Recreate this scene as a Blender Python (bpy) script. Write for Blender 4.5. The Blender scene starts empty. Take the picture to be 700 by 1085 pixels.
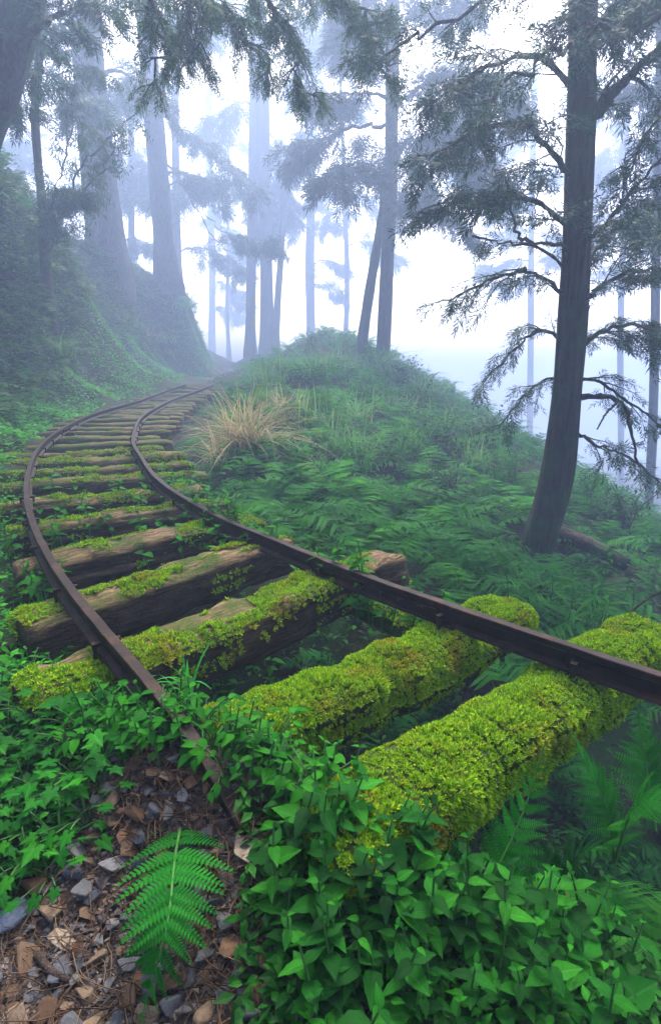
import bpy, bmesh, math, random
import numpy as np
from mathutils import Vector, Matrix, Euler

# ------------------------------------------------------------------ camera, sky, sun, exposure
sc = bpy.context.scene
CAM_H, F_PX, TILT = 0.85, 600.0, math.radians(15)
cam = bpy.data.cameras.new('camera')
cam.sensor_fit = 'VERTICAL'; cam.sensor_height = 36.0; cam.lens = 36.0 * F_PX / 1085.0
cam.clip_start = 0.02; cam.clip_end = 500
cam_o = bpy.data.objects.new('camera', cam); sc.collection.objects.link(cam_o)
cam_o.location = (0, 0, CAM_H); cam_o.rotation_euler = (math.pi/2 - TILT, 0, 0)
sc.camera = cam_o

SUN_EL, SUN_AZ = math.radians(56), math.radians(12)      # azimuth measured from +Y towards +X
world = bpy.data.worlds.new('World'); sc.world = world; world.use_nodes = True
wn = world.node_tree.nodes; wl = world.node_tree.links
sky = wn.new('ShaderNodeTexSky'); sky.sky_type = 'NISHITA'; sky.sun_disc = False
sky.sun_elevation = SUN_EL; sky.sun_rotation = SUN_AZ; sky.air_density = 0.5; sky.dust_density = 7.0; sky.ozone_density = 0.2
wn['Background'].inputs[1].default_value = 0.15
wl.new(sky.outputs[0], wn['Background'].inputs[0])
sun = bpy.data.lights.new('sun', 'SUN'); sun.energy = 1.5; sun.angle = math.radians(20); sun.color = (1, .96, .9)
sun_o = bpy.data.objects.new('sun', sun); sc.collection.objects.link(sun_o)
sd = Vector((math.sin(SUN_AZ)*math.cos(SUN_EL), math.cos(SUN_AZ)*math.cos(SUN_EL), math.sin(SUN_EL)))
sun_o.rotation_euler = sd.to_track_quat('Z', 'Y').to_euler()
vs = sc.view_settings
vs.view_transform = 'Standard'; vs.look = 'None'; vs.gamma = 1; vs.use_curve_mapping = False; vs.exposure = 2.15
cy = sc.cycles
cy.max_bounces = 8; cy.diffuse_bounces = 3; cy.glossy_bounces = 2; cy.transmission_bounces = 3; cy.volume_bounces = 3
cy.use_denoising = True; cy.use_adaptive_sampling = True; cy.adaptive_threshold = 0.02
cy.sample_clamp_indirect = 6
HAZE_DENSITY = 0.011

rng = np.random.default_rng(7); random.seed(7)
U = lambda a, b: float(rng.uniform(a, b))

# ------------------------------------------------------------------ geometry helpers
def ray(px, py):
    x = (px-350)/F_PX; y = -(py-542.5)/F_PX
    return np.array([x, y*math.sin(TILT)+math.cos(TILT), y*math.cos(TILT)-math.sin(TILT)])
def at(px, py, Y):                    # the point of a photo direction that lies Y metres ahead
    d = ray(px, py); return np.array([0, 0, CAM_H]) + d*(Y/d[1])
def atz(px, py, z):                   # ... or that lies at height z
    d = ray(px, py); return np.array([0, 0, CAM_H]) + d*((z-CAM_H)/d[2])

FK = 2.2                                # how fast the distance of things beyond 10 m grows
def far(Y): return Y if Y <= 10 else 10+(Y-10)*FK
def rm(x, y, z=0.85):                   # the same along a sight line, for plan positions surveyed with a factor of 1.7
    if y <= 10: return x, y, z
    Y2 = far(10+(y-10)/1.7); k = Y2/y; return x*k, Y2, .85+(z-.85)*k
def RM(poly): return np.array([rm(x, y)[:2] for x, y in poly])
def atf(px, py, Y): return at(px, py, far(Y))
TK = 1.0
def setk(Y):
    global TK
    TK = far(Y)/Y

col = sc.collection
class Geo:
    """triangles/quads gathered as arrays"""
    def __init__(s): s.V = []; s.F3 = []; s.F4 = []; s.n = 0
    def add(s, V, F):
        V = np.asarray(V, float).reshape(-1, 3)
        f3 = [f for f in F if len(f) == 3]; f4 = [f for f in F if len(f) == 4]
        if f3: s.F3.append(np.array(f3, int)+s.n)
        if f4: s.F4.append(np.array(f4, int)+s.n)
        s.V.append(V); s.n += len(V)
    def scatter(s, proto, M):         # M: (N,4,4)
        V, f3, f4 = proto
        M = np.asarray(M, float); N = len(M)
        if N == 0: return
        W = np.einsum('nij,vj->nvi', M[:, :3, :3], V) + M[:, None, :3, 3]
        off = (np.arange(N)*len(V))[:, None, None] + s.n
        if len(f3): s.F3.append((f3[None]+off).reshape(-1, 3))
        if len(f4): s.F4.append((f4[None]+off).reshape(-1, 4))
        s.V.append(W.reshape(-1, 3)); s.n += N*len(V)
    def proto(s):
        return (np.concatenate(s.V), np.concatenate(s.F3) if s.F3 else np.zeros((0, 3), int),
                np.concatenate(s.F4) if s.F4 else np.zeros((0, 4), int))
    def mesh(s, name, mat, smooth=False):
        V, f3, f4 = s.proto()
        me = bpy.data.meshes.new(name)
        me.vertices.add(len(V)); me.vertices.foreach_set('co', V.ravel())
        idx = np.concatenate([f3.ravel(), f4.ravel()]).astype(np.int32)
        tot = np.concatenate([np.full(len(f3), 3), np.full(len(f4), 4)]).astype(np.int32)
        me.loops.add(len(idx)); me.loops.foreach_set('vertex_index', idx)
        me.polygons.add(len(tot)); me.polygons.foreach_set('loop_start', (np.cumsum(tot)-tot).astype(np.int32))
        me.polygons.foreach_set('loop_total', tot)
        me.polygons.foreach_set('use_smooth', np.full(len(tot), smooth))
        me.update(calc_edges=True); me.validate()
        me.materials.append(mat)
        return me

def obj(name, data, parent=None, loc=(0, 0, 0), rot=None, scale=None):
    o = bpy.data.objects.new(name, data); col.objects.link(o)
    o.location = loc
    if rot is not None: o.rotation_euler = rot
    if scale is not None: o.scale = (scale,)*3 if np.isscalar(scale) else scale
    if parent is not None: o.parent = parent
    return o
def thing(name, label, cat, loc=(0, 0, 0), rot=None, scale=None, group=None, data=None, kind=None):
    o = obj(name, data, None, [float(c) for c in loc], rot, scale)
    o['label'] = label; o['category'] = cat
    if group: o['group'] = group
    if kind: o['kind'] = kind
    return o
def struct(name, data, loc=(0, 0, 0)):
    o = obj(name, data, None, loc); o['kind'] = 'structure'; return o
def copy_tree(o, parent=None):
    c = o.copy(); col.objects.link(c); c.parent = parent
    for ch in o.children: copy_tree(ch, c)
    return c

def catmull(P, n):                    # smooth resampling of a polyline, any columns
    P = np.asarray(P, float); Q = np.vstack([2*P[0]-P[1], P, 2*P[-1]-P[-2]])
    out = []
    seg = len(P)-1
    for i in range(n):
        t = i/(n-1)*seg; k = min(int(t), seg-1); t -= k
        a, b, c, d = Q[k], Q[k+1], Q[k+2], Q[k+3]
        out.append(.5*((2*b)+(-a+c)*t+(2*a-5*b+4*c-d)*t*t+(-a+3*b-3*c+d)*t**3))
    return np.array(out)
def even(P, step):                    # resample at even arc length
    P = catmull(P, 40*len(P)); d = np.r_[0, np.cumsum(np.linalg.norm(np.diff(P[:, :3], axis=0), axis=1))]
    n = max(2, int(d[-1]/step)+1); s = np.linspace(0, d[-1], n)
    return np.stack([np.interp(s, d, P[:, k]) for k in range(P.shape[1])], 1)
def frames(P):
    T = np.gradient(P, axis=0); T /= np.linalg.norm(T, axis=1)[:, None]+1e-9
    ref = np.array([0.0, 0, 1]) if abs(T[0][2]) < .8 else np.array([1.0, 0, 0])
    A = []
    a = np.cross(T[0], ref); a /= np.linalg.norm(a)
    for t in T:
        a = a - t*np.dot(a, t); a /= np.linalg.norm(a)+1e-9; A.append(a)
    A = np.array(A); return T, A, np.cross(T, A)
def tube(g, P, R, n=6, cap=True, ridge=None):
    P = np.asarray(P, float); R = np.broadcast_to(np.asarray(R, float), (len(P),))
    T, A, B = frames(P); th = np.arange(n)*2*math.pi/n
    V = []
    for i in range(len(P)):
        r = R[i]*(np.ones(n) if ridge is None else ridge(i/(len(P)-1), th))
        V.append(P[i]+np.outer(np.cos(th)*r, A[i])+np.outer(np.sin(th)*r, B[i]))
    V = np.concatenate(V); F = []
    for i in range(len(P)-1):
        for k in range(n):
            k2 = (k+1) % n; F.append((i*n+k, i*n+k2, (i+1)*n+k2, (i+1)*n+k))
    if cap:
        m = len(V); V = np.vstack([V, P[0], P[-1]])
        for k in range(n):
            F.append((m, (k+1) % n, k)); F.append((m+1, (len(P)-1)*n+k, (len(P)-1)*n+(k+1) % n))
    g.add(V, F)
def rotmats(rz, rx, ry, s, pos):      # arrays -> (N,4,4); applied ry, rx then rz
    N = len(pos); M = np.zeros((N, 4, 4)); M[:, 3, 3] = 1
    cz, sz, cx, sx, c_y, s_y = np.cos(rz), np.sin(rz), np.cos(rx), np.sin(rx), np.cos(ry), np.sin(ry)
    Z = np.zeros((N, 3, 3)); Z[:, 0, 0] = cz; Z[:, 0, 1] = -sz; Z[:, 1, 0] = sz; Z[:, 1, 1] = cz; Z[:, 2, 2] = 1
    X = np.zeros((N, 3, 3)); X[:, 0, 0] = 1; X[:, 1, 1] = cx; X[:, 1, 2] = -sx; X[:, 2, 1] = sx; X[:, 2, 2] = cx
    Y = np.zeros((N, 3, 3)); Y[:, 1, 1] = 1; Y[:, 0, 0] = c_y; Y[:, 0, 2] = s_y; Y[:, 2, 0] = -s_y; Y[:, 2, 2] = c_y
    M[:, :3, :3] = (Z @ X @ Y)*np.broadcast_to(np.asarray(s, float), (N,))[:, None, None]
    M[:, :3, 3] = pos; return M
def aligned(dirs, up_jit, s, pos):    # +Y of the proto along dirs, +Z roughly up
    d = np.asarray(dirs, float); d = d/(np.linalg.norm(d, axis=1)[:, None]+1e-9); N = len(d)
    up = np.tile([0, 0, 1.0], (N, 1))+up_jit
    x = np.cross(d, up); x /= np.linalg.norm(x, axis=1)[:, None]+1e-9; z = np.cross(x, d)
    M = np.zeros((N, 4, 4)); M[:, 3, 3] = 1
    s = np.broadcast_to(np.asarray(s, float), (N,))
    M[:, :3, 0] = x*s[:, None]; M[:, :3, 1] = d*s[:, None]; M[:, :3, 2] = z*s[:, None]; M[:, :3, 3] = pos
    return M

# smooth value noise, vectorised
_perm = np.random.default_rng(3).random((64, 64, 64))
def noise(p, f=1.0):
    p = np.asarray(p, float)*f; i = np.floor(p).astype(int); t = p-i; t = t*t*(3-2*t); i %= 64; j = (i+1) % 64
    r = 0
    for a in (0, 1):
        for b in (0, 1):
            for c in (0, 1):
                w = (t[..., 0] if a else 1-t[..., 0])*(t[..., 1] if b else 1-t[..., 1])*(t[..., 2] if c else 1-t[..., 2])
                r = r+w*_perm[j[..., 0] if a else i[..., 0], j[..., 1] if b else i[..., 1], j[..., 2] if c else i[..., 2]]
    return r*2-1
def fbm(p, f=1.0, o=4):
    return sum(noise(p, f*2**k)/2**k for k in range(o))
def P3(x, y, z=0.0): return np.stack([np.asarray(x, float), np.asarray(y, float), np.broadcast_to(z, np.shape(x)).astype(float)], -1)

# ------------------------------------------------------------------ materials
def nodes(name):
    m = bpy.data.materials.new(name); m.use_nodes = True
    nt = m.node_tree; nt.nodes['Principled BSDF'].inputs['Specular IOR Level'].default_value = .12; return m, nt, nt.nodes, nt.links, nt.nodes['Principled BSDF']
def ramp(N, L, src, stops):
    r = N.new('ShaderNodeValToRGB'); L.new(src, r.inputs[0]); e = r.color_ramp.elements
    while len(e) < len(stops): e.new(.5)
    for k, (p, c) in enumerate(stops): e[k].position = p; e[k].color = (*c, 1)
    return r.outputs[0]
def ntex(N, L, scale, detail=5, rough=.6, vec=None, coord='Object'):
    t = N.new('ShaderNodeTexNoise'); t.inputs['Scale'].default_value = scale; t.inputs['Detail'].default_value = detail
    t.inputs['Roughness'].default_value = rough
    if vec is None:
        tc = N.new('ShaderNodeTexCoord'); vec = tc.outputs[coord]
    L.new(vec, t.inputs['Vector']); return t.outputs['Fac']
def world_pos(N): return N.new('ShaderNodeNewGeometry').outputs['Position']
def mapping(N, L, scale, coord='Object'):
    tc = N.new('ShaderNodeTexCoord'); m = N.new('ShaderNodeMapping'); m.inputs['Scale'].default_value = scale
    L.new(tc.outputs[coord], m.inputs[0]); return m.outputs[0]
def mixc(N, L, fac, a, b):
    m = N.new('ShaderNodeMix'); m.data_type = 'RGBA'
    if hasattr(fac, 'links') or hasattr(fac, 'is_linked'): L.new(fac, m.inputs[0])
    else: m.inputs[0].default_value = fac
    for v, i in ((a, 6), (b, 7)):
        if isinstance(v, tuple): m.inputs[i].default_value = (*v, 1)
        else: L.new(v, m.inputs[i])
    return m.outputs[2]
def math_n(N, L, op, a, b=None, clamp=False):
    m = N.new('ShaderNodeMath'); m.operation = op; m.use_clamp = clamp
    for v, i in ((a, 0), (b, 1)):
        if v is None: continue
        if isinstance(v, (int, float)): m.inputs[i].default_value = v
        else: L.new(v, m.inputs[i])
    return m.outputs[0]
def bump(N, L, h, b, strength=.5, dist=.01):
    n = N.new('ShaderNodeBump'); n.inputs['Strength'].default_value = strength; n.inputs['Distance'].default_value = dist
    L.new(h, n.inputs['Height']); L.new(n.outputs[0], b.inputs['Normal'])

def leaf_mat(name, cols, rough=.45, trans=.35, island=True, veins=False, patch=None, spec=.08):
    """leaf blade: colour varies from leaf to leaf, some light passes through"""
    m, nt, N, L, b = nodes(name)
    geo = N.new('ShaderNodeNewGeometry'); oi = N.new('ShaderNodeObjectInfo')
    src = geo.outputs['Random Per Island'] if island is True else oi.outputs['Random']
    if island == 'place': src = ramp(N, L, ntex(N, L, 2.6, 4, .7, geo.outputs['Position']), [(.3, (0, 0, 0)), (.7, (1, 1, 1))])
    k = len(cols); c = ramp(N, L, src, [(i/(k-1), cc) for i, cc in enumerate(cols)])
    n2 = ntex(N, L, 3.0 if patch is None else patch, 3, .6, world_pos(N))
    hs = N.new('ShaderNodeHueSaturation'); L.new(c, hs.inputs['Color'])
    mr = N.new('ShaderNodeMapRange'); mr.inputs[1].default_value = .3; mr.inputs[2].default_value = .7
    mr.inputs[3].default_value = .72; mr.inputs[4].default_value = 1.25
    L.new(n2, mr.inputs[0]); L.new(mr.outputs[0], hs.inputs['Value']); c = hs.outputs[0]
    if island is False:
        blot = ntex(N, L, 3.5, 4, .7); c = mixc(N, L, ramp(N, L, blot, [(.35, (.55, .55, .55)), (.6, (0, 0, 0))]), c, mixc(N, L, .55, c, (.004, .02, .004)))
    if veins:
        uv = N.new('ShaderNodeUVMap'); sep = N.new('ShaderNodeSeparateXYZ'); L.new(uv.outputs[0], sep.inputs[0])
        au = math_n(N, L, 'ABSOLUTE', sep.outputs[0])
        ph = math_n(N, L, 'SUBTRACT', math_n(N, L, 'MULTIPLY', sep.outputs[1], 44.0), math_n(N, L, 'MULTIPLY', au, 13.0))
        sn = math_n(N, L, 'SINE', ph)
        mid = math_n(N, L, 'SUBTRACT', 1.0, math_n(N, L, 'MULTIPLY', au, 14.0), clamp=True)
        side = math_n(N, L, 'MULTIPLY', math_n(N, L, 'POWER', math_n(N, L, 'MULTIPLY_ADD', sn, .5), 5.0), .5) if False else \
            math_n(N, L, 'MULTIPLY', math_n(N, L, 'MAXIMUM', math_n(N, L, 'SUBTRACT', sn, .75), 0.0), 2.0)
        v = math_n(N, L, 'MAXIMUM', mid, side)
        lighter = N.new('ShaderNodeHueSaturation'); lighter.inputs['Value'].default_value = 1.45; lighter.inputs['Saturation'].default_value = .85
        L.new(c, lighter.inputs['Color'])
        c = mixc(N, L, math_n(N, L, 'MULTIPLY', v, .45), c, lighter.outputs[0])
        bump(N, L, math_n(N, L, 'SUBTRACT', 1.0, v), b, .3, .003)
    L.new(c, b.inputs['Base Color']); b.inputs['Roughness'].default_value = rough
    b.inputs['Specular IOR Level'].default_value = spec
    t = N.new('ShaderNodeBsdfTranslucent'); hs2 = N.new('ShaderNodeHueSaturation'); hs2.inputs['Hue'].default_value = .485
    hs2.inputs['Value'].default_value = 1.3; L.new(c, hs2.inputs['Color']); L.new(hs2.outputs[0], t.inputs[0])
    mx = N.new('ShaderNodeMixShader'); mx.inputs[0].default_value = trans
    L.new(b.outputs[0], mx.inputs[1]); L.new(t.outputs[0], mx.inputs[2]); L.new(mx.outputs[0], N['Material Output'].inputs[0])
    return m

M = {}
M['broad'] = leaf_mat('broad_leaf', [(0.0022, 0.0302, 0.0034), (0.0043, 0.0605, 0.0046), (0.0086, 0.1037, 0.0058), (0.0216, 0.1728, 0.0069)], .56, .36, island=False, veins=True, spec=.04)
M['lobed'] = leaf_mat('lobed_leaf', [(0.0043, 0.0691, 0.0052), (0.0086, 0.1123, 0.0058), (0.0216, 0.1642, 0.0069)], .56, .36, island=False, veins=True, spec=.04)
M['small'] = leaf_mat('small_leaf', [(0.0054, 0.0653, 0.0043), (0.0109, 0.1224, 0.0054), (0.0272, 0.1877, 0.0066)], .56, .36, island=False, spec=.04)
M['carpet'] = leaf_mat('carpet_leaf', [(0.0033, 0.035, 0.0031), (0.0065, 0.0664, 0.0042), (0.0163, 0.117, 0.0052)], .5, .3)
M['verge'] = leaf_mat('verge_leaf', [(0.009, 0.108, 0.0048), (0.0195, 0.198, 0.0072), (0.045, 0.288, 0.0096)], .55, .35)
M['fern'] = leaf_mat('fern_leaf', [(0.0083, 0.1242, 0.0116), (0.0132, 0.1656, 0.0149), (0.0199, 0.207, 0.0182)], .55, .52, island=False, spec=.04)
M['hillfern'] = leaf_mat('hill_fern_leaf', [(0.0039, 0.0336, 0.0058), (0.0089, 0.0715, 0.0104), (0.0191, 0.1261, 0.0162), (0.0319, 0.1682, 0.0203), (0.0574, 0.1346, 0.0232)], .6, .5, island='place', patch=.6, spec=.03)
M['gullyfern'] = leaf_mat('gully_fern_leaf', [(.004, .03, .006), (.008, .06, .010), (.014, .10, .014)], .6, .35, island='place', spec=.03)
M['hillcover'] = leaf_mat('hill_cover_leaf', [(0.0033, 0.0217, 0.0036), (0.0066, 0.0435, 0.006), (0.0165, 0.0783, 0.0096)], .6, .3, patch=.8)
M['hillgrass'] = leaf_mat('hill_grass_blade', [(0.0358, 0.1696, 0.039), (0.0644, 0.2262, 0.052), (0.143, 0.2451, 0.065)], .55, .35, patch=.8)
M['drygrass'] = leaf_mat('dry_grass_blade', [(0.08, 0.136, 0.04), (0.256, 0.224, 0.104), (0.36, 0.288, 0.16)], .6, .35)
M['grass'] = leaf_mat('grass_blade', [(.02, .2, .03), (.04, .3, .05)], .4, .35, island=False)
M['bank'] = leaf_mat('bank_leaf', [(0.0077, 0.0457, 0.007), (0.0154, 0.0863, 0.0112), (0.0347, 0.1116, 0.0154), (0.0539, 0.0914, 0.0175)], .6, .25, patch=.7)
M['conifer'] = leaf_mat('conifer_needle', [(.012, .04, .022), (.018, .06, .028), (.03, .085, .035)], .55, .2)
M['conifer_near'] = leaf_mat('near_conifer_needle', [(.015, .06, .018), (.025, .085, .022), (.045, .12, .03)], .55, .25)
M['willow'] = leaf_mat('narrow_leaf', [(.02, .05, .025), (.03, .085, .035), (.05, .11, .05)], .5, .3)
M['litter'] = leaf_mat('litter_needle', [(.02, .012, .008), (.045, .025, .015), (.075, .045, .026), (.12, .08, .05)], .7, .05)

def moss_mat():
    m, nt, N, L, b = nodes('moss')
    geo = N.new('ShaderNodeNewGeometry')
    c1 = ramp(N, L, geo.outputs['Random Per Island'], [(0, (.05, .15, .004)), (.45, (.14, .30, .006)), (.8, (.24, .41, .010)), (1, (.38, .50, .02))])
    c2 = ramp(N, L, geo.outputs['Random Per Island'], [(0, (.09, .075, .006)), (.6, (.26, .20, .014)), (1, (.34, .30, .03))])
    n = ntex(N, L, 6.5, 4, .65, geo.outputs['Position'])
    f = ramp(N, L, n, [(.50, (0, 0, 0)), (.68, (1, 1, 1))])
    L.new(mixc(N, L, f, c1, c2), b.inputs['Base Color']); b.inputs['Roughness'].default_value = .8
    b.inputs['Specular IOR Level'].default_value = .05
    t = N.new('ShaderNodeBsdfTranslucent'); L.new(c1, t.inputs[0])
    mx = N.new('ShaderNodeMixShader'); mx.inputs[0].default_value = .3
    L.new(b.outputs[0], mx.inputs[1]); L.new(t.outputs[0], mx.inputs[2]); L.new(mx.outputs[0], N['Material Output'].inputs[0])
    return m
M['moss'] = moss_mat()

def wood_mat(name, moss_lo, moss_hi, mosscol=(.05, .085, .008)):
    m, nt, N, L, b = nodes(name)
    v = mapping(N, L, (3, 26, 26))
    g1 = ntex(N, L, 3, 6, .7, v)
    c = ramp(N, L, g1, [(.28, (.010, .007, .005)), (.42, (.06, .038, .020)), (.56, (.17, .115, .056)), (.75, (.30, .22, .125))])
    geo = N.new('ShaderNodeNewGeometry'); sp = N.new('ShaderNodeSeparateXYZ'); L.new(geo.outputs['Normal'], sp.inputs[0])
    n2 = ntex(N, L, 5.5, 5, .7, geo.outputs['Position'])
    s = math_n(N, L, 'ADD', n2, math_n(N, L, 'MULTIPLY', sp.outputs[2], .16))
    f = ramp(N, L, s, [(moss_lo, (0, 0, 0)), (moss_hi, (1, 1, 1))])
    n3 = ntex(N, L, 90, 3, .6, geo.outputs['Position'])
    mc = ramp(N, L, n3, [(.3, tuple(x*.4 for x in mosscol)), (.7, mosscol)])
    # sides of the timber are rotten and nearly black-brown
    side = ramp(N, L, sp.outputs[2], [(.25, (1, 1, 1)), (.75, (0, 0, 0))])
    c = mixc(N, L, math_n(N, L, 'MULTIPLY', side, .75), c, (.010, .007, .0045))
    L.new(mixc(N, L, f, c, mc), b.inputs['Base Color']); b.inputs['Roughness'].default_value = .82
    bump(N, L, math_n(N, L, 'ADD', g1, math_n(N, L, 'MULTIPLY', n3, .3)), b, .9, .02)
    return m
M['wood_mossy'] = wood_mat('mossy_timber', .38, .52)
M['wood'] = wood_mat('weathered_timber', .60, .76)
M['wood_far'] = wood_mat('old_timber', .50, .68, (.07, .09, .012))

def rail_mat():
    m, nt, N, L, b = nodes('rusty_rail')
    n = ntex(N, L, 9, 6, .7); n2 = ntex(N, L, 120, 4, .7)
    c = ramp(N, L, n, [(.3, (.006, .004, .0035)), (.52, (.014, .008, .006)), (.68, (.042, .020, .011))])
    sp = ramp(N, L, n2, [(.56, (0, 0, 0)), (.7, (1, 1, 1))])
    c = mixc(N, L, math_n(N, L, 'MULTIPLY', sp, .4), c, (.05, .03, .022))
    lich = ramp(N, L, ntex(N, L, 17, 5, .75), [(.69, (0, 0, 0)), (.73, (1, 1, 1))])
    c = mixc(N, L, lich, c, (.28, .23, .17))
    L.new(c, b.inputs['Base Color']); b.inputs['Roughness'].default_value = .55; b.inputs['Metallic'].default_value = .15
    bump(N, L, math_n(N, L, 'ADD', n, n2), b, .6, .004); return m
M['rail'] = rail_mat()

def bark_mat(name, dark, light, moss=.0, mosscol=(.03, .07, .02)):
    m, nt, N, L, b = nodes(name)
    v = mapping(N, L, (14, 14, 1.4)); n = ntex(N, L, 2.2, 7, .65, v)
    c = ramp(N, L, n, [(.3, dark), (.7, light)])
    f = ramp(N, L, ntex(N, L, 1.6, 5, .7), [(.62-moss, (0, 0, 0)), (.78-moss, (1, 1, 1))])
    L.new(mixc(N, L, f, c, mosscol), b.inputs['Base Color']); b.inputs['Roughness'].default_value = .85
    bump(N, L, n, b, .9, .05); return m
M['bark'] = bark_mat('cedar_bark', (.018, .013, .011), (.085, .06, .05), .03)
M['bark_mossy'] = bark_mat('mossy_bark', (.014, .012, .010), (.06, .048, .036), .14)
M['bark_grey'] = bark_mat('grey_bark', (.03, .03, .032), (.12, .11, .11), .02)

def ground_mat():
    m, nt, N, L, b = nodes('forest_floor')
    p = world_pos(N); n = ntex(N, L, 2.3, 6, .65, p); n2 = ntex(N, L, 55, 4, .7, p); n3 = ntex(N, L, .7, 3, .5, p)
    soil = ramp(N, L, n2, [(.3, (.005, .004, .003)), (.55, (.015, .010, .007)), (.75, (.035, .024, .016))])
    green = ramp(N, L, n2, [(.3, (.004, .014, .004)), (.7, (.014, .04, .009))])
    f = ramp(N, L, math_n(N, L, 'ADD', math_n(N, L, 'MULTIPLY', n, .6), math_n(N, L, 'MULTIPLY', n3, .4)), [(.44, (0, 0, 0)), (.56, (1, 1, 1))])
    L.new(mixc(N, L, f, soil, green), b.inputs['Base Color']); b.inputs['Roughness'].default_value = .9
    bump(N, L, n2, b, .8, .02); return m
M['ground'] = ground_mat()
def gravel_mat():
    m, nt, N, L, b = nodes('fine_gravel')
    p = world_pos(N)
    vo = N.new('ShaderNodeTexVoronoi'); vo.inputs['Scale'].default_value = 55; L.new(p, vo.inputs['Vector'])
    sep = N.new('ShaderNodeSeparateColor'); L.new(vo.outputs['Color'], sep.inputs[0])
    c = ramp(N, L, sep.outputs[0], [(0, (.008, .007, .006)), (.4, (.028, .022, .018)), (.75, (.055, .048, .042)), (1, (.03, .033, .04))])
    n = ntex(N, L, 9, 5, .7, p)
    c = mixc(N, L, ramp(N, L, n, [(.45, (0, 0, 0)), (.6, (1, 1, 1))]), c, (.045, .025, .016))
    L.new(c, b.inputs['Base Color']); b.inputs['Roughness'].default_value = .8
    bump(N, L, math_n(N, L, 'MULTIPLY', vo.outputs['Distance'], -1.0), b, .9, .02); return m
M['gravel'] = gravel_mat()
def path_mat():
    m, nt, N, L, b = nodes('path_earth')
    p = world_pos(N); n = ntex(N, L, 30, 5, .7, p)
    L.new(ramp(N, L, n, [(.3, (.03, .03, .022)), (.7, (.09, .085, .065))]), b.inputs['Base Color'])
    b.inputs['Roughness'].default_value = .9; bump(N, L, n, b, .6, .02); return m
M['path'] = path_mat()
def stone_mat(name, cols):
    m, nt, N, L, b = nodes(name)
    oi = N.new('ShaderNodeObjectInfo'); k = len(cols)
    c = ramp(N, L, oi.outputs['Random'], [(i/(k-1), cc) for i, cc in enumerate(cols)])
    n = ntex(N, L, 12, 6, .7); n2 = ntex(N, L, 60, 4, .7)
    hs = N.new('ShaderNodeHueSaturation'); L.new(c, hs.inputs['Color'])
    mr = N.new('ShaderNodeMapRange'); mr.inputs[1].default_value = .25; mr.inputs[2].default_value = .75; mr.inputs[3].default_value = .5; mr.inputs[4].default_value = 1.4
    L.new(n, mr.inputs[0]); L.new(mr.outputs[0], hs.inputs['Value']); c = hs.outputs[0]
    c = mixc(N, L, ramp(N, L, n2, [(.6, (0, 0, 0)), (.72, (.5, .5, .5))]), c, (.05, .03, .02))
    L.new(c, b.inputs['Base Color']); b.inputs['Roughness'].default_value = .5
    bump(N, L, math_n(N, L, 'ADD', n, n2), b, .5, .01); return m
M['stone_grey'] = stone_mat('grey_shale', [(0.0336, 0.0403, 0.0528), (0.0672, 0.072, 0.0816), (0.1056, 0.1056, 0.1056), (0.1632, 0.1584, 0.1536)])
M['stone_brown'] = stone_mat('brown_stone', [(0.0495, 0.0264, 0.0165), (0.099, 0.062, 0.0372), (0.165, 0.1197, 0.0784), (0.132, 0.066, 0.033)])
M['stone_tan'] = stone_mat('tan_stone', [(0.216, 0.171, 0.117), (0.243, 0.1936, 0.135), (0.27, 0.216, 0.153)])
M['stone_blue'] = stone_mat('blue_slate', [(.075, .095, .13), (.085, .105, .145), (.10, .12, .16)])
M['stone_red'] = stone_mat('reddish_rock', [(0.03, 0.0156, 0.0144), (0.033, 0.0168, 0.0156), (0.036, 0.018, 0.0168)])
M['stem'] = leaf_mat('green_stem', [(.02, .09, .02), (.05, .12, .03)], .5, .0, island=False)
M['rachis'] = leaf_mat('fern_rachis', [(.03, .12, .02), (.06, .13, .03)], .5, .0, island=False)

# ------------------------------------------------------------------ rails: plan positions
L_px = [(226, 792), (174, 736), (148, 710), (111, 668), (74, 623), (46, 579), (34, 552), (28, 526), (30, 500), (41, 474), (61, 457), (89, 442), (115, 433), (148, 424)]
R_px = [(700, 718), (663, 703), (588, 679), (514, 653), (440, 629), (350, 596), (294, 572), (231, 547), (169, 509), (148, 481), (141, 465), (148, 444), (163, 433), (185, 422)]
Lr = [atz(x, y, 0) for x, y in L_px]; Rr = [atz(x, y, 0) for x, y in R_px]
Lr += [atz(178, 413, .10), atz(197, 407, .20)]; Rr += [atz(211, 413, .10), atz(226, 407, .2)]
Lr = [Lr[0]+np.array([.15, -.18, -.20]), Lr[0]+np.array([.085, -.10, -.085])]+Lr            # the near end sinks into the earth
Rr = [Rr[0]+np.array([.9, -.55, -.02]), Rr[0]+np.array([.42, -.28, 0])]+Rr
Lr[2][2] -= .035; Lr[3][2] -= .01
Lr = np.array(Lr); Rr = np.array(Rr)
Ls = even(Lr, .08); Rs = even(Rr, .08)
for A_ in (Ls, Rs):                                     # take the small kinks out of the plan
    for _ in range(12): A_[1:-1] = .5*A_[1:-1]+.25*(A_[:-2]+A_[2:])

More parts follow.
